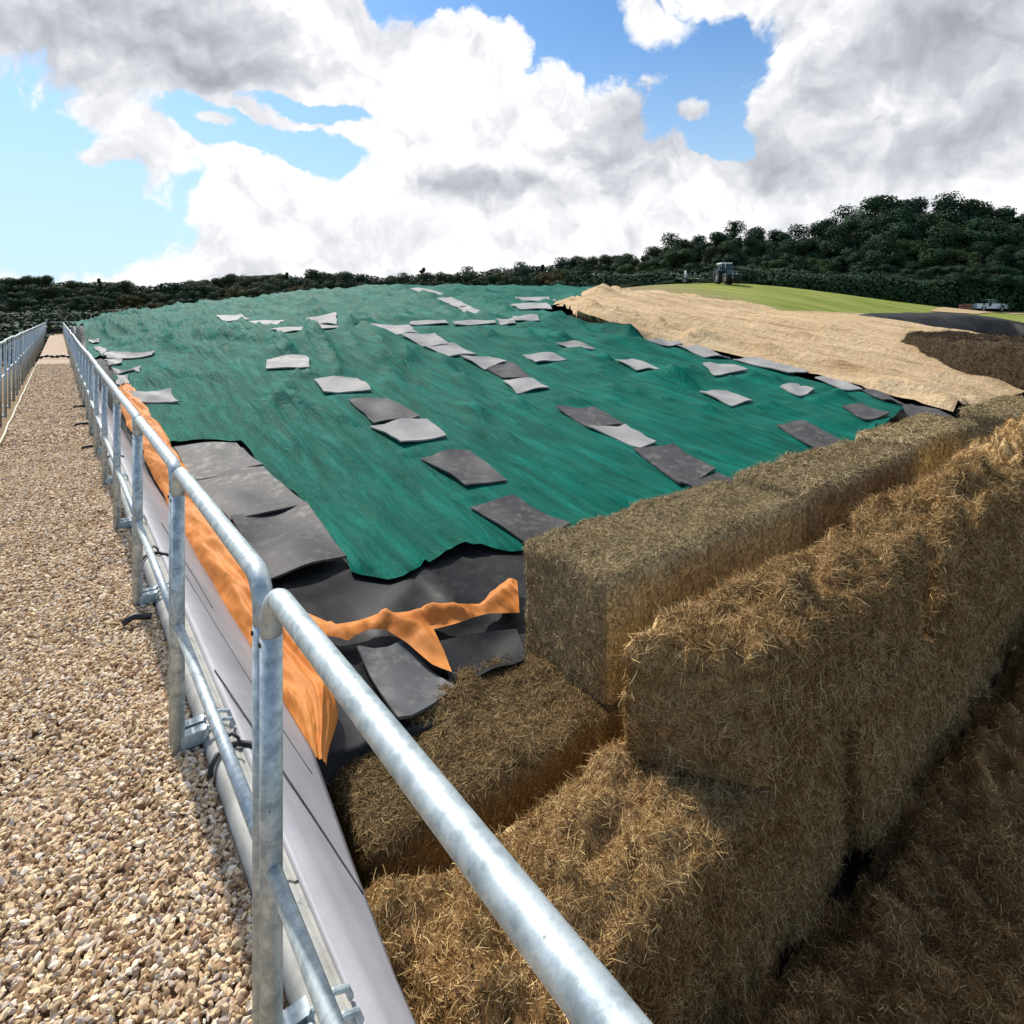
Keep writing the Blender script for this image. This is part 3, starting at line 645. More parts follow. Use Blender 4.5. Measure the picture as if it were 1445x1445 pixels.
def pebbles(n, y0, y1, s0, s1, zt):
    v, f = icos(); k = len(v)
    x = rng.uniform(-.60, .43, n); y = rng.uniform(y0, y1, n)
    sz = rng.uniform(s0, s1, n)*rng.uniform(.7, 1.15, n); sc = np.stack([sz, sz*rng.uniform(.5, .85, n), sz*rng.uniform(.28, .5, n)], -1)
    vv = v[None]*(1+rng.uniform(-.32, .30, (n, k, 1)))*sc[:, None]
    def rot(ax, an, a):
        c, s = np.cos(an)[:, None], np.sin(an)[:, None]; i, j = [(1, 2), (0, 2), (0, 1)][ax]; p, q = a[..., i].copy(), a[..., j].copy(); a[..., i] = p*c-q*s; a[..., j] = p*s+q*c; return a
    vv = rot(0, rng.normal(0, .6, n), vv); vv = rot(1, rng.normal(0, .6, n), vv); vv = rot(2, rng.uniform(0, 6.28, n), vv)
    und = .018*vn(x*3, y*3, seed=91)
    vv += np.stack([x, y, zt+rng.uniform(-.008, .010, n)+und], -1)[:, None]
    ff = f[None]+(np.arange(n)*k)[:, None, None]
    return vv.reshape(-1, 3), ff.reshape(-1, 3)
parts = [pebbles(42000, .9, 4.2, .008, .0165, 0), pebbles(36000, 4.2, 9.5, .010, .018, 0), pebbles(28000, 9.5, 26, .016, .026, 0)]
VV = []; FF = []; n0 = 0
for v, f in parts: VV.append(v); FF.append(f+n0); n0 += len(v)
tag(mk('gravel', np.vstack(VV), np.vstack(FF), M['gravel'], smooth=False), kind='stuff')
# left edging
pts = [(-.60+.006*math.sin(y*3.1), y, .03+.004*math.sin(y*5)) for y in np.arange(0, 27, .4)]
b = MB(); b.tube(pts, .014, 8); tag(b.build('edging_rope', M['rope']), 'pale rope like edging along the left side of the gravel walk', 'edging')
# beam on the wall: sections
ys = [-.5, 1.72, 2.66, 4.8, 8.2, 13, 20, 30, 45, 72]
def beam(y0, y1):
    pr = [(.442, .002), (.452, .024), (.466, .036), (.482, .041), (.516, .041), (.528, .036), (.540, .024), (.600, .018), (.606, .004)]
    b = MB(); b.prism(pr, y0, y1); return autosmooth(b.build('wall_beam', M['conc']), 30)
bl = ['pale weathered steel beam section nearest the camera, at the foot of the first post', 'short pale beam section between the first joint and the black strap', 'pale beam section just beyond the black strap', 'pale beam section by the third and fourth railing posts']
for i in range(len(ys)-1):
    o = beam(ys[i]+.006, ys[i+1]-.006)
    tag(o, bl[i] if i < 4 else 'pale beam section far along the right edge of the walk', 'beam', 'beam sections along the top of the wall')
# galvanised channel end at the near end
b = MB(); b.prism([(.540, .025), (.540, .052), (.548, .058), (.580, .058), (.588, .052), (.588, .025), (.583, .025), (.583, .050), (.545, .050), (.545, .025)], .75, 1.12); tag(b.build('steel_channel', M['galv'], smooth=False), 'short galvanised channel lying on the beam at the bottom of the picture', 'channel')
# lining sheet sloping from wall to mound
def lin_edge(y): return float(np.interp(y, [.2, .8, 1.4, 1.9, 2.3, 2.8, 3.5, 80], [.615, .64, .70, .79, .87, .97, .98, .98]))
def lin_z(x): return float(np.interp(x, [.5, .6, .66, 1.02], [.034, .028, -.022, -.50]))
yl = list(np.arange(.2, 6, .1))+list(np.arange(6, 73, 1.0)); n = 16; V = []; Fq = []
for y in yl:
    e = lin_edge(y)
    for k in range(n):
        x = .550+(e-.550)*k/(n-1); V.append((x, y, lin_z(x)+.003*math.sin(y*1.7+k*.3)*min(1, k/4)))
for i in range(len(yl)-1):
    for k in range(n-1): a = i*n+k; Fq.append((a, a+1, a+n+1, a+n))
o = mk('wall_lining', V, Fq, M['lining']); md = o.modifiers.new('thickness', 'SOLIDIFY'); md.thickness = .012; md.offset = -1
tag(o, 'smooth lilac grey lining sheet sloping from the wall down to the mound', 'lining')
def lhit(px, py, off=.004):
    a, b, c = ray(px, py); best = None
    for D in np.arange(.8, 30, .004):
        x = a*D; z = HZ+c*D
        if x > .53 and z < lin_z(x)+off: return (x, b*D, lin_z(x)+off)
    return (a*D, b*D, z)
def stripe(pp, r, lab, pre=()):  # thin dark tube following the lining surface
    pts = list(pre)
    for i in range(len(pp)-1):
        for k in range(8):
            t = k/8; pts.append(lhit(pp[i][0]*(1-t)+pp[i+1][0]*t, pp[i][1]*(1-t)+pp[i+1][1]*t))
    pts.append(lhit(*pp[-1])); b = MB(); b.tube(pts, r, 6); tag(b.build('lining_stripe', M['stripe']), lab, 'stripe', 'dark stripes lying on the grey lining')
stripe([(303, 946), (338, 998), (387, 1070), (457, 1176), (512, 1262)], .0032, 'dark cord running down the grey lining from the black strap hook')
stripe([(262, 812), (303, 880), (345, 948), (392, 1020), (440, 1092)], .0025, 'dark cord along the upper part of the lining below the orange tarpaulin')
stripe([(228, 738), (250, 775), (275, 815), (300, 858)], .003, 'short dark cord on the lining beyond the second post')
# straps over the beam
def strap(y, lab):
    b = MB(); pts = [(.425, y-.05, .01), (.435, y-.03, .035), (.46, y, .05), (.51, y+.02, .054), (.545, y+.03, .04), (.575, y+.01, .035), (.60, y-.04, .03)]
    b.tube(pts, .010, 8); b.tube([(.50, y+.02, .088), (.515, y+.01, .102), (.53, y-.01, .088), (.535, y-.02, .06)], .006, 8)
    tag(b.build('rubber_strap', M['rubber']), lab, 'strap', 'black rubber straps hooked over the beam')
strap(2.36, 'black rubber strap hooked over the beam between first and second post')
strap(4.62, 'black rubber strap hooked over the beam by the third post')
strap(8.2, 'small black rubber strap over the beam further along the walk')
# ------------------------------------------------------------------ railings
def arc(c, r, a0, a1, n=7):
    return [(c[0], c[1]+r*math.cos(a0+(a1-a0)*k/n), c[2]+r*math.sin(a0+(a1-a0)*k/n)) for k in range(n+1)]
def panel(L, xs, top, mid, rad=.0228, bracket=1, zb=0.0):
    root = empty('railing_panel')
    r = .075; b = MB()
    y0, y1 = .030, L-.030
    pts = [(0, y0, top-r-.05)] + arc((0, y0+r, top-rad-r), r, math.pi, math.pi/2) + arc((0, y1-r, top-rad-r), r, math.pi/2, 0)+[(0, y1, top-r-.05)]
    b.tube(pts, rad, 18); b.build('top_rail', M['galv'], root)
    b = MB(); b.tube([(0, y0, mid), (0, y1, mid)], .0165, 14); b.build('mid_rail', M['galv'], root)
    for yy in (y0, y1):
        b = MB(); b.tube([(0, yy, zb), (0, yy, top-r-.045)], rad*1.02, 18); p = b.build('post', M['galv'], root)
        b = MB(); b.box(-.0, .10*bracket, yy-.022, yy+.022, zb+.012, zb+.062) if bracket > 0 else b.box(-.10*abs(bracket), 0, yy-.022, yy+.022, zb+.012, zb+.062)
        b.tube([(.085*bracket, yy-.03, zb+.03), (.10*bracket, yy-.03, zb+.075), (.15*bracket, yy-.03, zb+.082), (.18*bracket, yy-.03, zb+.07), (.19*bracket, yy-.03, zb+.04)], .008, 8)
        br = b.build('bracket', M['galv'], p, smooth=False)
        b = MB(); b.tube([(-rad-.003, yy, top-.135), (-rad+.004, yy, top-.135)], .006, 8); b.build('bolt', M['rubber'], p)
    return root
JY = [-.30, 1.335, 2.57, 3.99, 5.5, 7.05]
RL = ['galvanised railing panel nearest the camera, its top rail crossing the foreground', 'galvanised railing panel beginning at the tall double post beside the grey lining', 'galvanised railing panel second beyond the tall double post', 'galvanised railing panel third beyond the tall double post', 'galvanised railing panel fourth beyond the tall double post']
RG = 'railing panels along the right side of the walk'
for i in range(5):
    p = panel(JY[i+1]-JY[i], .36, 1.10, .485); p.location = (.36, JY[i], 0); tag(p, RL[i], 'railing', RG)
proto = panel(1.55, .36, 1.10, .485); proto.location = (.36, JY[5], 0)
tag(proto, 'galvanised railing panel in the far run on the right of the walk', 'railing', RG)
y = JY[5]+1.55; 
while y < 71:
    c = copy_tree(proto); c.location = (.36+.01*math.sin(y*.7), y, .012*math.sin(y*.9)); y += 1.55
LG = 'railing panels along the left side of the walk'
pl = panel(1.55, -.95, 1.15, .40, zb=-.6, bracket=-1); pl.location = (-.95, 1.9, 0)
tag(pl, 'galvanised railing panel on the left of the walk against dark trees', 'railing', LG)
y = 3.45
while y < 71:
    c = copy_tree(pl); c.location = (-.95+.01*math.sin(y*1.3), y, .01*math.sin(y*1.1)); y += 1.55
# end gate across the walk
root = empty('end_barrier', (-.95, 72.4, 0)); b = MB()
b.tube([(0, 0, 1.12), (9, 0, 1.2)], .03, 8); b.build('top_rail', M['galv'], root); b = MB(); b.tube([(0, 0, .55), (1.3, 0, .55)], .02, 8); b.build('mid_rail', M['galv'], root)
for x in (0.02, .65, 1.29):
    b = MB(); b.tube([(x, 0, -.5), (x, 0, 1.1)], .035, 8); b.build('post', M['red'], root)
b = MB(); b.box(.1, 1.2, .1, .16, .0, .75); b.build('board', M['rub'], root, False)
tag(root, 'thin barrier rail closing the far end of the gravel walk', 'barrier')
# dark hose over the walk
pts = [(-.6+1.0*t, 29.5+.2*math.sin(t*5), .05+.05*abs(math.sin(t*6.5))) for t in np.linspace(0, 1, 22)]
b = MB(); b.tube(pts, [.05+.02*math.sin(k*1.7) for k in range(22)], 8)  # dark bumpy tube laid across the gravel
b.tube([(.36, 29.4, .06), (.40, 29.4, .4), (.37, 29.42, .8)], .05, 8)
tag(b.build('dark_bar', M['rubber']), 'dark hose lying across the gravel walk in the distance', 'bar')
b = MB()
for y, l in ((3.72, .06), (11.0, .14), (13.2, .12), (9.0, .10)):
    b = MB(); b.tube([(.33-l, y, .03), (.35-l/2, y+.02, .045), (.40, y, .03)], .018, 8); tag(b.build('rubber_strap', M['rubber']), 'black strap end poking out from under the right railing onto the gravel', 'strap', 'loose strap ends on the gravel')
# ------------------------------------------------------------------ hay
def straws(P, Nn, lmin, lmax, w, lift, curl=.25, bias=None):
    n = len(P); t = rng.normal(size=(n, 3))
    if bias is not None: t = t*np.array(bias)
    t -= (t*Nn).sum(1)[:, None]*Nn; t /= np.linalg.norm(t, axis=1)[:, None]+1e-9
    d = t+Nn*rng.normal(lift, lift*.9, n)[:, None]; d /= np.linalg.norm(d, axis=1)[:, None]
    L = rng.uniform(lmin, lmax, n)[:, None]; side = np.cross(d, Nn+.7*rng.normal(size=(n, 3))); side /= np.linalg.norm(side, axis=1)[:, None]+1e-9
    ww = (w*rng.uniform(.5, 1.3, n))[:, None]*side*.5
    a = P-d*L*.3; m = P+d*L*.25+curl*L*rng.normal(size=(n, 3))*.35; e = P+d*L*.8-Nn*L*.12+curl*L*rng.normal(size=(n, 3))*.5
    V = np.stack([a-ww, a+ww, m-ww, m+ww, e-ww*.5, e+ww*.5], 1).reshape(-1, 3)
    k = np.arange(n)*6; Fq = np.concatenate([np.stack([k, k+1, k+3, k+2], -1), np.stack([k+2, k+3, k+5, k+4], -1)])
    return V, Fq
def gsurf(P):       # positions grid (a,b,3) -> quads, centres, normals, areas
    a, b = P.shape[:2]; V = P.reshape(-1, 3); i, j = np.meshgrid(np.arange(a-1), np.arange(b-1), indexing='ij'); q = (i*b+j).ravel()
    Fq = np.stack([q, q+b, q+b+1, q+1], -1); return V, Fq
def scatter(V, Fq, n, flip):
    A, B, Cc, Dd = (V[Fq[:, k]] for k in range(4)); nr = np.cross(B-A, Dd-A)*(-1 if flip else 1); ar = np.linalg.norm(nr, axis=1); pr = ar/ar.sum()
    idx = rng.choice(len(Fq), n, p=pr); u = rng.random(n)[:, None]; v = rng.random(n)[:, None]
    P = A[idx]*(1-u)*(1-v)+B[idx]*u*(1-v)+Cc[idx]*u*v+Dd[idx]*(1-u)*v; Nn = nr[idx]/ar[idx][:, None]; return P, Nn
def bale(x0, x1, y0, y1, z0, z1, mat, lab, seed, dens=9000, w=.0035, lm=(.03, .11), amp=.03, cell=.035, rnd=.09, mess=0.0, tilt=0, faces=('mx', 'my', 'pz', 'px', 'py'), sag=0, name='hay_bale', lift=.25, flake=.012, erode=0):
    c = np.array([(x0+x1)/2, (y0+y1)/2, z0]); lo = np.array([x0, y0, z0])-c; hi = np.array([x1, y1, z1])-c
    VV = []; FF = []; n0 = 0; SP = []; SN = []
    for fc in faces:
        ax = {'x': 0, 'y': 1, 'z': 2}[fc[1]]; sg = -1 if fc[0] == 'm' else 1; oth = [k for k in range(3) if k != ax]
        g = [np.linspace(lo[k], hi[k], max(3, int((hi[k]-lo[k])/cell))) for k in oth]; a, b_ = np.meshgrid(g[0], g[1], indexing='ij')
        P = np.zeros(a.shape+(3,)); P[..., oth[0]] = a; P[..., oth[1]] = b_; P[..., ax] = lo[ax] if sg < 0 else hi[ax]
        lo2 = lo+rnd; hi2 = hi-rnd; lo2[2] = lo[2]
        inn = np.clip(P, lo2, hi2); dv = P-inn; ln = np.linalg.norm(dv, axis=-1, keepdims=True); nn = dv/np.maximum(ln, 1e-6)
        P = inn+nn*rnd
        q = P+c
        dsp = amp*1.6*fbm(q[..., 0]*2.2, q[..., 1]*2.2, q[..., 2]*2.2, seed, 3)+amp*.9*fbm(q[..., 0]*11, q[..., 1]*11, q[..., 2]*11, seed+5, 3)
        dsp += flake*vn(q[..., 0]*11+.4*vn(q[..., 2]*3, q[..., 1]*3, seed=seed), q[..., 0]*0, seed=seed+2)
        P = P+nn*dsp[..., None]
        up = ss(hi[2]-.2, hi[2], P[..., 2])*(1-.75*ss(-.1, .3, P[..., 1])) if mess > .1 else ss(hi[2]-.2, hi[2], P[..., 2]); q = P+c
        P[..., 2] += up*(mess*(np.abs(fbm(q[..., 0]*3.5, q[..., 1]*3.5, None, seed+11, 4))*2.2-.15) - sag*ss(0, 1, (P[..., 0]-lo[0])/(hi[0]-lo[0])))
        if tilt: P[..., 2] += P[..., 0]*tilt*ss(0, .3, P[..., 2])
        if erode: P[..., 0] += erode*np.clip((hi[1]-P[..., 1])/(hi[1]-lo[1]), 0, 1)*(1-ss(0, 1.6, P[..., 0]-lo[0]))
        V, Fq = gsurf(P)
        nr0 = np.cross(P[1, 0]-P[0, 0], P[0, 1]-P[0, 0])[ax]*sg; flip = nr0 < 0
        if flip: Fq = Fq[:, ::-1]
        VV.append(V); FF.append(Fq+n0); n0 += len(V)
        if fc in ('mx', 'my', 'pz'):
            area = (hi[oth[0]]-lo[oth[0]])*(hi[oth[1]]-lo[oth[1]]); nn_ = int(area*dens*(1.25 if fc == 'pz' else 1))
            p, nr = scatter(V, Fq, nn_, False); k = int(nn_*1)
            nr = nr*1.0
            if fc != 'pz': v, f = straws(p, nr, lm[0], lm[1], w, lift*.8, bias=(1, 1, 1.5))
            else: v, f = straws(p, nr, lm[0], lm[1]*1.15, w, lift)
            VV.append(v); FF.append(f+n0); n0 += len(v)
    o = mk(name, np.vstack(VV), np.vstack(FF), mat, smooth=True); o.location = c
    return tag(o, lab, 'hay bale', 'hay bales stacked along the end of the mound')
# upper rear row (A)
bale(2.62, 5.16, 2.44, 3.26, -.70, .06, M['hayA'], 'grey brown bale with a square end face, upper row, nearest the railing', 11, 16000, w=.0028, amp=.022, mess=.03, lm=(.02, .07), rnd=.06)
bale(5.24, 7.85, 2.46, 3.24, -.70, .10, M['hayA'], 'long grey brown bale directly behind the square ended one', 12, 8000, .004, amp=.022, mess=.03, cell=.05, rnd=.07)
bale(8.55, 11.1, 2.66, 3.45, -.7, .07, M['hayA'], 'small looking grey bale end against the green net, beyond the long one', 13, 4000, .006, cell=.06)
bale(11.7, 14.3, 2.35, 3.1, -.7, .16, M['hayA'], 'furthest grey bale, at the right edge below the straw slope', 14, 3000, .007, cell=.07)
# upper front row (B)
bale(2.38, 4.95, 1.50, 2.12, -.68, -.06, M['hayB'], 'shaggy golden topped bale at the front of the upper row', 21, 20000, w=.003, erode=.42, amp=.055, mess=.17, rnd=.09, lm=(.02, .10), lift=.32)
bale(5.08, 7.5, 1.40, 2.12, -.64, .03, M['hayB'], 'shaggy brown bale heaped with loose hay, right of the golden topped one', 22, 14000, .004, amp=.065, mess=.28, rnd=.09, cell=.045, lm=(.03, .12), lift=.4)
bale(7.6, 10.1, 1.48, 2.2, -.66, .10, M['hayB'], 'bale under tangled loose hay at the right edge of the picture', 23, 8000, .0045, amp=.05, mess=.42, rnd=.1, cell=.05, lift=.4)
# lower row
bale(1.10, 3.75, 2.40, 3.30, -1.55, -.72, M['hayD'], 'dark flat topped bale under the square ended one, touching the wall side', 31, 14000, w=.0028, lm=(.02, .07), amp=.03, mess=.03, rnd=.08)
bale(1.18, 3.70, 1.50, 2.22, -1.55, -.73, M['hayB'], 'shaggy bale below the golden topped one, behind the foreground rail', 32, 23000, w=.0026, amp=.045, mess=.14, rnd=.08, lm=(.02, .085), lift=.38)
bale(3.78, 6.3, 1.47, 2.22, -1.55, -.70, M['hayB'], 'dark brown lower bale under the heaped one', 33, 12000, .0036, faces=('my', 'pz', 'mx'), amp=.04, rnd=.07)
bale(6.38, 8.9, 1.49, 2.22, -1.55, -.70, M['hayB'], 'dark brown lower bale at the right edge', 34, 8000, .0042, faces=('my', 'pz', 'mx'), amp=.04, rnd=.07)
# spilled heap by the wall
def heap(name, X, Y, fz, n, mat, w=.004, lm=(.03, .12), lift=.35):
    xx, yy = np.meshgrid(X, Y, indexing='ij'); P = np.stack([xx, yy, fz(xx, yy)], -1); V, Fq = gsurf(P); p, nr = scatter(V, Fq, n, False)
    v, f = straws(p, nr, lm[0], lm[1], w, lift); return mk(name, np.vstack([V, v]), np.vstack([Fq, f+len(V)]), mat)
def zheap(x, y):
    e = ss(.62, .80, x)*1.0
    t = np.interp(y, [.2, 1.2, 1.75, 1.92, 2.05], [-.38, -.26, -.33, -.40, -1.3])
    return (t-.32*ss(.8, 1.5, x)-.25*(1-e)) + .16*fbm(x*5, y*5, seed=101)-1.0*ss(1.45, 1.75, x)+.07*fbm(x*16, y*16, seed=102)
o = heap('hay_heap', np.arange(.60, 1.8, .03), np.arange(.3, 2.1, .03), zheap, 80000, M['hayB'], .0026, (.018, .07), .35)
tag(o, 'loose golden hay heaped against the lining at the bottom of the picture', 'hay heap')
def zfl(x, y):
    b_ = -1.50+.22*fbm(x*1.6, y*1.6, seed=111)+.26*np.abs(fbm(x*4.0, y*4.0, seed=113))+.10*fbm(x*11, y*11, seed=114)
    return b_ - .32*np.exp(-((y-1.42)/.07)**2)*(.6+.6*vn(x*1.3, x*0, seed=115))
X = geo(.9, 13, .035, .006); Y = np.arange(-.9, 1.50, .035)
o = heap('loose_hay', X, Y, zfl, 90000, M['hayL'], .0045, (.03, .09), .35); tag(o, kind='stuff')
o = heap('loose_hay', geo(.9, 4.6, .03, .0), Y, lambda x, y: zfl(x, y)+.006, 170000, M['hayL'], .0034, (.02, .075), .4); tag(o, kind='stuff')
o = gridmesh('yard_ground', np.arange(.6, 32, .8), np.arange(-8, 3.4, .6), lambda x, y: -1.85+.05*fbm(x, y, seed=5), M['soil'], skirt=-3.1); tag(o, kind='structure')
# exposed brown face in the straw
def zbr(x, y):
    xb = np.interp(y, [1.5, 2.9, 3.4, 4.3, 5.0, 6.2], [14.7, 14.9, 15.1, 16.0, 16.5, 18.3])+.16*vn(y*1.5, y*0, seed=122); d = x-xb
    g = H(x, y); cr_ = 1.15+.08*fbm(x*1.2, y*1.2, seed=121)
    face = ss(0, .5, d); m = face*(1-ss(3.5, 5.0, d))*(1-ss(6.0, 6.9, y))
    return g-.3+np.maximum(.0, cr_-g+.3)*m+.13*fbm(x*3.0, y*3.0, seed=124)*face
def zbk(x, y): return zbr(x, y)
o = heap('hay_bank', np.arange(14.3, 23, .06), np.arange(1.6, 7.2, .05), zbk, 60000, M['hayE'], .008, (.05, .16), .4)
tag(o, 'dark brown exposed bank of hay rising out of the straw slope at right', 'hay bank')
# black heap behind the straw
P0 = [T(1218, 454, 36), T(1236, 442, 36), T(1345, 441, 38), T(1400, 447, 37), T(1480, 462, 34)]
V = []; Fq = []; m = 26
pathx = np.linspace(0, 1, m); A = np.array(P0); tt = np.linspace(0, 1, len(A)); top = np.stack([np.interp(pathx, tt, A[:, k]) for k in range(3)], -1)
fd = np.array([ST, CT, 0])
for k in range(m):
    n_ = .12*vn(np.array([k*.8]), np.array([1.0]), seed=131)[0]
    for dd, dz in ((-3.5, -3.6), (-2.2, -1.5), (-1.0, -.35+n_), (0, 0), (1.6, .0+n_*.5), (4.5, -3.5)):
        p = top[k]+fd*dd; V.append((p[0], p[1], p[2]+dz))
for k in range(m-1):
    for j in range(5): a = k*6+j; Fq.append((a, a+6, a+7, a+1))
o = mk('black_covered_heap', V, Fq, M['black']); tag(o, 'low heap under black sheeting beyond the straw slope at right', 'covered heap')
# stubble strips
def patch(poly, lab):
    P = [ghit(*p, d0=46) for p in poly]; xs_ = [p[0] for p in P]; ys_ = [p[1] for p in P]
    o = drape('stubble_field', P, np.arange(min(xs_), max(xs_), 2), np.arange(min(ys_), max(ys_), 2), lambda x, y, d: ground(x, y)+.06, M['stub']); tag(o, kind='structure')
patch(((1105, 441), (1240, 442), (1240, 450), (1150, 449)), '')
patch(((1312, 440), (1380, 436.5), (1460, 436.8), (1460, 441), (1380, 444)), '')
# ------------------------------------------------------------------ vehicles
def wheel(root, x, y, r, w, name='wheel'):
    b = MB(); prof = [(r*.62, -w/2), (r*.93, -w/2), (r, -w*.32), (r, w*.32), (r*.93, w/2), (r*.62, w/2)]; n = 28
    for k in range(n):
        q = 2*math.pi*k/n; rr = 1+.02*(k % 2)
        for rad, yy in prof: b.V.append((x+rad*rr*math.cos(q), y+yy, r+rad*rr*math.sin(q)))
    m = len(prof)
    for k in range(n):
        for j in range(m-1): b.F.append((k*m+j, k*m+j+1, ((k+1) % n)*m+j+1, ((k+1) % n)*m+j))
    e = bpy.data.objects.new(name, None); link(e, root)
    b.build('tyre', M['rub'], e); b = MB(); b.tube([(x, y-w*.3, r), (x, y+w*.3, r)], r*.63, 16); b.build('rim', M['steel'], e, False)
def tractor(loc, rz):
    t = empty('tractor', loc, rz)
    wheel(t, -1.1, .85, .95, .55); wheel(t, -1.1, -.85, .95, .55); wheel(t, 1.35, .85, .68, .45); wheel(t, 1.35, -.85, .68, .45)
    b = MB(); b.prism([(-.1, .75), (2.1, .75), (2.2, 1.05), (2.15, 1.45), (1.9, 1.68), (-.1, 1.9)], -.38, .38); b.build('bonnet', M['paint'], t, False)
    b = MB(); b.box(-1.6, 1.9, -.3, .3, .55, 1.0); b.build('chassis', M['rub'], t, False)
    b = MB()
    for s in (-1, 1): b.prism([(-2.05, 1.5), (-1.8, 1.95), (-1.1, 2.08), (-.35, 1.85), (-.2, 1.3), (-.3, 1.3), (-.45, 1.72), (-1.1, 1.93), (-1.7, 1.82), (-1.92, 1.45)], s*.58-.28*(s < 0)*0, s*1.12)
    b.build('fender', M['paint'], t, False)
    b = MB(); b.prism([(-1.45, 1.25), (.0, 1.25), (.05, 1.9), (-.15, 2.72), (-1.4, 2.72), (-1.6, 1.9)], -.68, .68); b.build('cab_glass', M['glass'], t, False)
    b = MB()
    for x, x2 in ((-1.47, -1.42), (.02, -.17), (-.75, -.8)):
        for s in (-.70, .70): b.tube([(x, s, 1.4), (x2, s, 2.75)], .05, 6)
    b.build('cab_frame', M['paint'], t)
    b = MB(); b.box(-1.6, .0, -.78, .78, 2.73, 2.90); b.build('roof', M['white'], t, False)
    b = MB(); b.tube([(.45, -.45, 1.6), (.45, -.45, 2.75)], .055, 8); b.build('exhaust', M['steel'], t)
    for s in (-1, 1):
        b = MB(); b.box(2.12, 2.22, s*.25-.09, s*.25+.09, 1.18, 1.34); b.build('headlight', M['white'], t, False)
        b = MB(); b.box(.05, .12, s*.95-.1, s*.95+.1, 1.9, 2.25); b.tube([(.0, s*.7, 2.2), (.08, s*.95, 2.2)], .02, 6); b.build('mirror', M['rub'], t, False)
    b = MB(); b.box(2.2, 2.75, -.45, .45, .55, 1.0); b.build('front_weight', M['rub'], t, False)
    return t
tx, ty, tz = T(1026, 404, 70); tz = float(ground(tx, ty))
t = tractor((tx, ty, tz+.02), -TH-R(84)); t.scale = (.86, .86, .9)
tag(t, 'dark teal tractor with white cab roof on the grassy hill', 'tractor')
# implement behind
d = Vector((math.cos(t.rotation_euler[2]), math.sin(t.rotation_euler[2]), 0)); ip = Vector((tx, ty, 0))-d*5.0+Vector((-1.0*CT, 1.0*ST, 0))*.3; iz = float(ground(ip.x, ip.y))
ip = Vector((tx, ty, 0))+Vector((ST, CT, 0))*2.5-Vector((CT, -ST, 0))*3.6; iz = float(ground(ip.x, ip.y)); im = empty('trailed_implement', (ip.x, ip.y, iz), -TH-R(25)); im.scale = (.7, .7, .7)
wheel(im, -.9, .95, .5, .35); wheel(im, -.9, -.95, .5, .35)
b = MB(); b.box(-2.2, .9, -.9, .9, .85, 1.0); b.build('deck', M['steel'], im, False)
b = MB(); b.tube([(.9, 0, .85), (2.6, 0, .6)], .07, 8); b.build('drawbar', M['steel'], im)
b = MB()
for x in (-2.1, -.6, .8):
    for s in (-.85, .85): b.tube([(x, s, 1.0), (x, s, 1.9)], .04, 6)
b.build('stake', M['steel'], im)
b = MB(); b.tube([(-.9, .2, 1.0), (-.9, .2, 2.3)], [.2, .13], 10); b.build('spout', M['white'], im)
tag(im, 'low trailed implement with pale spout hitched behind the tractor', 'trailer')
# pickup
px_, py_ = T(1393, 446, 88)[:2]; pz = float(HZ - (447-HY)/F*88) 
zz = float(ground(px_, py_)); 
pk = empty('pickup_truck', (px_, py_, zz), -TH+R(8))
for x in (-1.6, 1.55):
    for s in (-.85, .85): wheel(pk, x, s, .42, .3)
b = MB(); b.prism([(-2.7, .5), (2.65, .5), (2.75, .8), (2.65, 1.1), (1.5, 1.25), (-2.7, 1.25)], -.95, .95); b.build('body', M['white'], pk, False)
b = MB(); b.prism([(-.9, 1.25), (1.45, 1.25), (.75, 1.78), (-.8, 1.78)], -.86, .86); b.build('cab_glass', M['glass'], pk, False)
b = MB(); b.box(-.85, .8, -.88, .88, 1.78, 1.86); b.build('roof', M['white'], pk, False)
b = MB(); b.box(2.6, 2.8, -.9, .9, .45, .7); b.build('bumper', M['rub'], pk, False)
tag(pk, 'white pickup truck parked in front of the wood at the far right', 'pickup truck')
qx, qy = T(1362, 446, 86)[:2]; qz = float(ground(qx, qy)); b = MB()
for k in range(3): b.box(qx-.8+k*.1, qx+.8, qy-.6, qy+.6, qz+.02+k*.4, qz+.36+k*.4)
for k in range(5): b.box(qx-2.6+k*.25, qx-2.5+k*.25, qy-.1, qy+.1, qz, qz+1.0)
tag(b.build('crate_stack', M['red'], smooth=False), 'rusty red stacked crates beside the white pickup', 'crates')
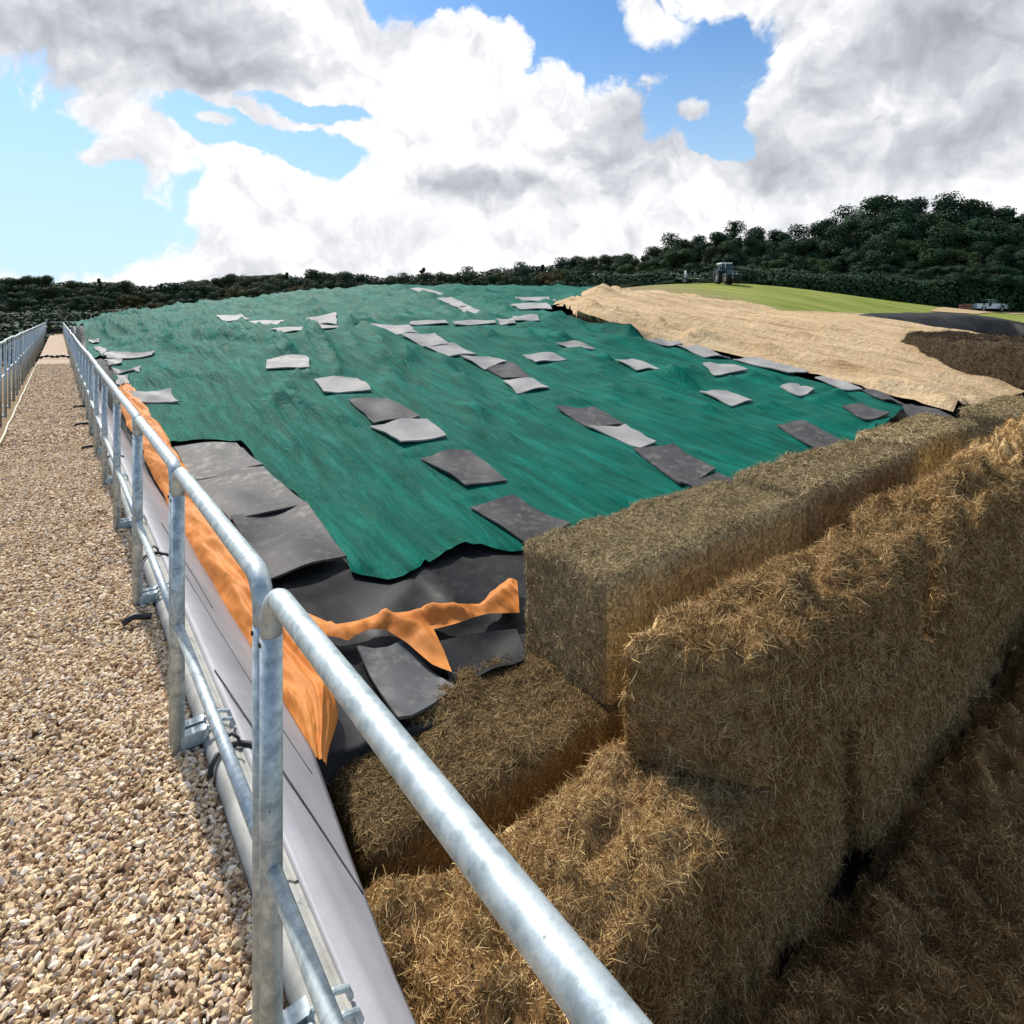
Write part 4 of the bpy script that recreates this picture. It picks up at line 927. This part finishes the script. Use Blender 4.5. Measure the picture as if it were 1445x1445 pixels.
# ------------------------------------------------------------------ trees
def tree_proto(h, rad, seed, mat, nleaf, leaf, conifer=False):
    r = np.random.default_rng(seed); root = empty('woodland_tree')
    b = MB(); b.tube([(0, 0, -.5), (r.normal()*.1, r.normal()*.1, h*.25), (r.normal()*.3, r.normal()*.3, h*.6), (r.normal()*.3, 0, h*.85)], [h*.028, h*.02, h*.012, h*.005], 7)
    cl = []
    nc = 46
    for k in range(nc):
        if conifer:
            zc = r.uniform(.2, 1.0)*h; rr = rad*(1.08-zc/h)*r.uniform(.3, 1); q = r.uniform(0, 6.28); s = rad*.30*(1.15-zc/h)+.2
        else:
            v = r.normal(size=3); v /= np.linalg.norm(v); rr3 = r.uniform(.45, 1.0)
            zc = h*.56+v[2]*h*.40*rr3; rr = rad*math.hypot(v[0], v[1])*rr3; q = math.atan2(v[1], v[0]); s = rad*r.uniform(.20, .40)
        c = (rr*math.cos(q), rr*math.sin(q), zc); cl.append((c, s))
        if k < 14: b.tube([(0, 0, min(zc, h*.8)*.6), (c[0]*.5, c[1]*.5, zc*.8), c], [h*.010, h*.006, h*.002], 5)
    b.build('trunk', M['bark'], root)
    idx = r.integers(0, nc, nleaf); C_ = np.array([c for c, s in cl])[idx]; S = np.array([s for c, s in cl])[idx]
    v = r.normal(size=(nleaf, 3)); v /= np.linalg.norm(v, axis=1)[:, None]; v *= (r.random(nleaf)**.33)[:, None]*np.array([1, 1, .75])
    P = C_+v*S[:, None]*(1+.08*r.normal(size=(nleaf, 1)))
    nn = v/ (np.linalg.norm(v, axis=1)[:, None]+1e-6)+.38*r.normal(size=(nleaf, 3))+np.array([0, 0, .25]); nn /= np.linalg.norm(nn, axis=1)[:, None]
    a = np.cross(nn, r.normal(size=(nleaf, 3))); a /= np.linalg.norm(a, axis=1)[:, None]; c = np.cross(nn, a)
    sz = leaf*r.uniform(.5, 1.2, nleaf)[:, None]; a = a*sz; c = c*sz*.7
    V = np.stack([P-a, P-c, P+a, P+c], 1).reshape(-1, 3); Fq = np.arange(nleaf*4).reshape(-1, 4)
    mk('crown', V, Fq, mat, root, smooth=False); root['h'] = h; return root
protos = [tree_proto(16, 5.2, 1, M['leaf1'], 30000, .19), tree_proto(16, 5.8, 2, M['leaf1'], 30000, .19), tree_proto(16, 4.6, 3, M['leaf2'], 26000, .19),
          tree_proto(16, 5.4, 4, M['leaf2'], 30000, .19), tree_proto(16, 3.2, 5, M['leaf1'], 20000, .18, True), tree_proto(16, 5.0, 6, M['leaf3'], 26000, .19)]
used = [False]*len(protos)
sky_px = [-200, 0, 60, 120, 200, 260, 300, 340, 400, 440, 480, 520, 560, 600, 650, 700, 760, 800, 850, 900, 930, 960, 1000, 1035, 1070, 1100, 1160, 1195, 1220, 1250, 1290, 1330, 1380, 1445, 1600]
sky_py = [388, 389, 391, 392, 400, 396, 386, 382, 381, 382, 376, 383, 385, 378, 379, 374, 366, 364, 357, 352, 338, 331, 330, 313, 322, 320, 317, 298, 278, 272, 272, 279, 284, 293, 300]
TL = {0: ('dark broadleaf tree in the distant wood line behind the green mound', 'trees in the distant wood line on the left'),
      1: ('dark broadleaf tree in the tall wood behind the tractor and grassy hill', 'trees in the tall wood on the right'),
      2: ('rusty tinted tree in the distant wood line behind the green mound', 'rusty tinted trees in the distant wood line')}
def plant(k, px, D, topy, zone, wide=1.0, gz=None):
    global used
    a, b_, _ = ray(px, 447); x, y = a*D, b_*D; g = float(ground(np.array([x]), np.array([y]))[0]) if gz is None else gz
    top = HZ+(HY-topy)/F*D; hgt = max(3.0, top-g)
    o = protos[k] if not used[k] else copy_tree(protos[k]); used[k] = True
    s = hgt/16.3; ws = max(s, .62)*wide; o.location = (x, y, g); o.scale = (ws, ws, s); o.rotation_euler = (0, 0, random.uniform(0, 6.28))
    if 'h' in o: del o['h']
    tag(o, TL[zone][0], 'tree', TL[zone][1])
px = -130
while px < 880:      # distant line, 3 rows
    for row in range(3):
        D = (150, 138, 124)[row]+random.uniform(-5, 5); dy = (0, 10, 24)[row]
        p = px+row*12+random.uniform(-7, 7); ty_ = float(np.interp(p, sky_px, sky_py))+dy+random.uniform(-5, 6)
        k = random.choice([0, 1, 2, 3, 3, 0, 5]) if row or random.random() > .25 else 4
        plant(k, p, D, ty_, 2 if k == 5 else 0, 1.0)
    px += 27
px = 850
while px < 1560:     # right wood
    for row in range(4):
        D = (118, 110, 101, 93)[row]+random.uniform(-3, 3)
        p = px+row*11+random.uniform(-8, 8); sk = float(np.interp(p, sky_px, sky_py))
        fr = (0, .16, .42, .66)[row]; ty_ = sk+fr*(425-sk)+random.uniform(-5, 7)
        if p > 1200 and row == 0 : ty_ += 2
        plant(random.choice([0, 1, 0, 3, 1]), p, D, ty_, 1, 1.05)
    px += 32
plant(4, 1036, 112, 309, 1, .9)
# undergrowth masses, uncountable
def undergrowth(name, pts, n, hgt, rad, leaf, mat):
    P = []
    for (x, y, g) in pts: P.append((x, y, g))
    P = np.array(P); idx = rng.integers(0, len(P), n); q = np.clip(rng.normal(size=(n, 3)), -1.5, 1.5)*np.array([rad, rad, hgt*.35])
    C_ = P[idx]+q+np.array([0, 0, hgt*.4]); C_[:, 2] += .8*vn(C_[:, 0]*.2, C_[:, 1]*.2, seed=9)
    nn = q/np.array([rad, rad, hgt*.35])+.5*rng.normal(size=(n, 3))+np.array([0, 0, .4]); nn /= np.linalg.norm(nn, axis=1)[:, None]
    a = np.cross(nn, rng.normal(size=(n, 3))); a /= np.linalg.norm(a, axis=1)[:, None]; c = np.cross(nn, a)
    a = a*leaf*rng.uniform(.5, 1.2, (n, 1)); c = c*leaf*.7
    V = np.stack([C_-a, C_-c, C_+a, C_+c], 1).reshape(-1, 3); tag(mk(name, V, np.arange(n*4).reshape(-1, 4), mat, smooth=False), kind='stuff')
pp = []
for px in range(-140, 900, 9):
    a, b_, _ = ray(px, 447); D = 112 if px > 60 else 95; pp.append((a*D, b_*D, float(ground(np.array([a*D]), np.array([b_*D]))[0])))
undergrowth('undergrowth', pp, 60000, 5.5, 2.6, .32, M['leaf1'])
pp = []
for px in range(840, 1560, 8):
    a, b_, _ = ray(px, 447); D = 90 if px > 1100 else 94; pp.append((a*D, b_*D, float(ground(np.array([a*D]), np.array([b_*D]))[0])))
undergrowth('undergrowth', pp, 50000, 4.5, 1.6, .28, M['leaf1'])
pp = []
for px in range(-160, 900, 5):
    a, b_, _ = ray(px, 447); D = 168; py_s = float(np.interp(px, sky_px, sky_py)); g = float(ground(np.array([a*D]), np.array([b_*D]))[0]); topz = HZ+(HY-py_s-7)/F*D
    for t_ in (.15, .4, .65, .86): pp.append((a*D, b_*D, g+(topz-g)*t_-1.4))
undergrowth('distant_wood', pp, 160000, 3.4, 1.7, .42, M['leaf1'])
pp = []
for px in range(-330, 72, 6):
    a, b_, _ = ray(px, 447); D = random.uniform(50, 85); pp.append((a*D, b_*D, -3.2))
undergrowth('undergrowth', pp, 50000, 4.2, 3.0, .26, M['leaf1'])
# ------------------------------------------------------------------ camera & render
cd = bpy.data.cameras.new('camera'); co = link(bpy.data.objects.new('camera', cd)); scene.camera = co
cd.sensor_width = 36; cd.lens = F/1445*36; cd.shift_y = (HY-722.5)/1445; cd.clip_end = 8000; cd.clip_start = .02
co.location = (0, 0, HZ); co.rotation_euler = (R(90), 0, -TH)
scene.render.resolution_x = 1024; scene.render.resolution_y = 1024
scene.view_settings.view_transform = 'Standard'; scene.view_settings.look = 'None'; scene.view_settings.exposure = .12; scene.view_settings.gamma = 1
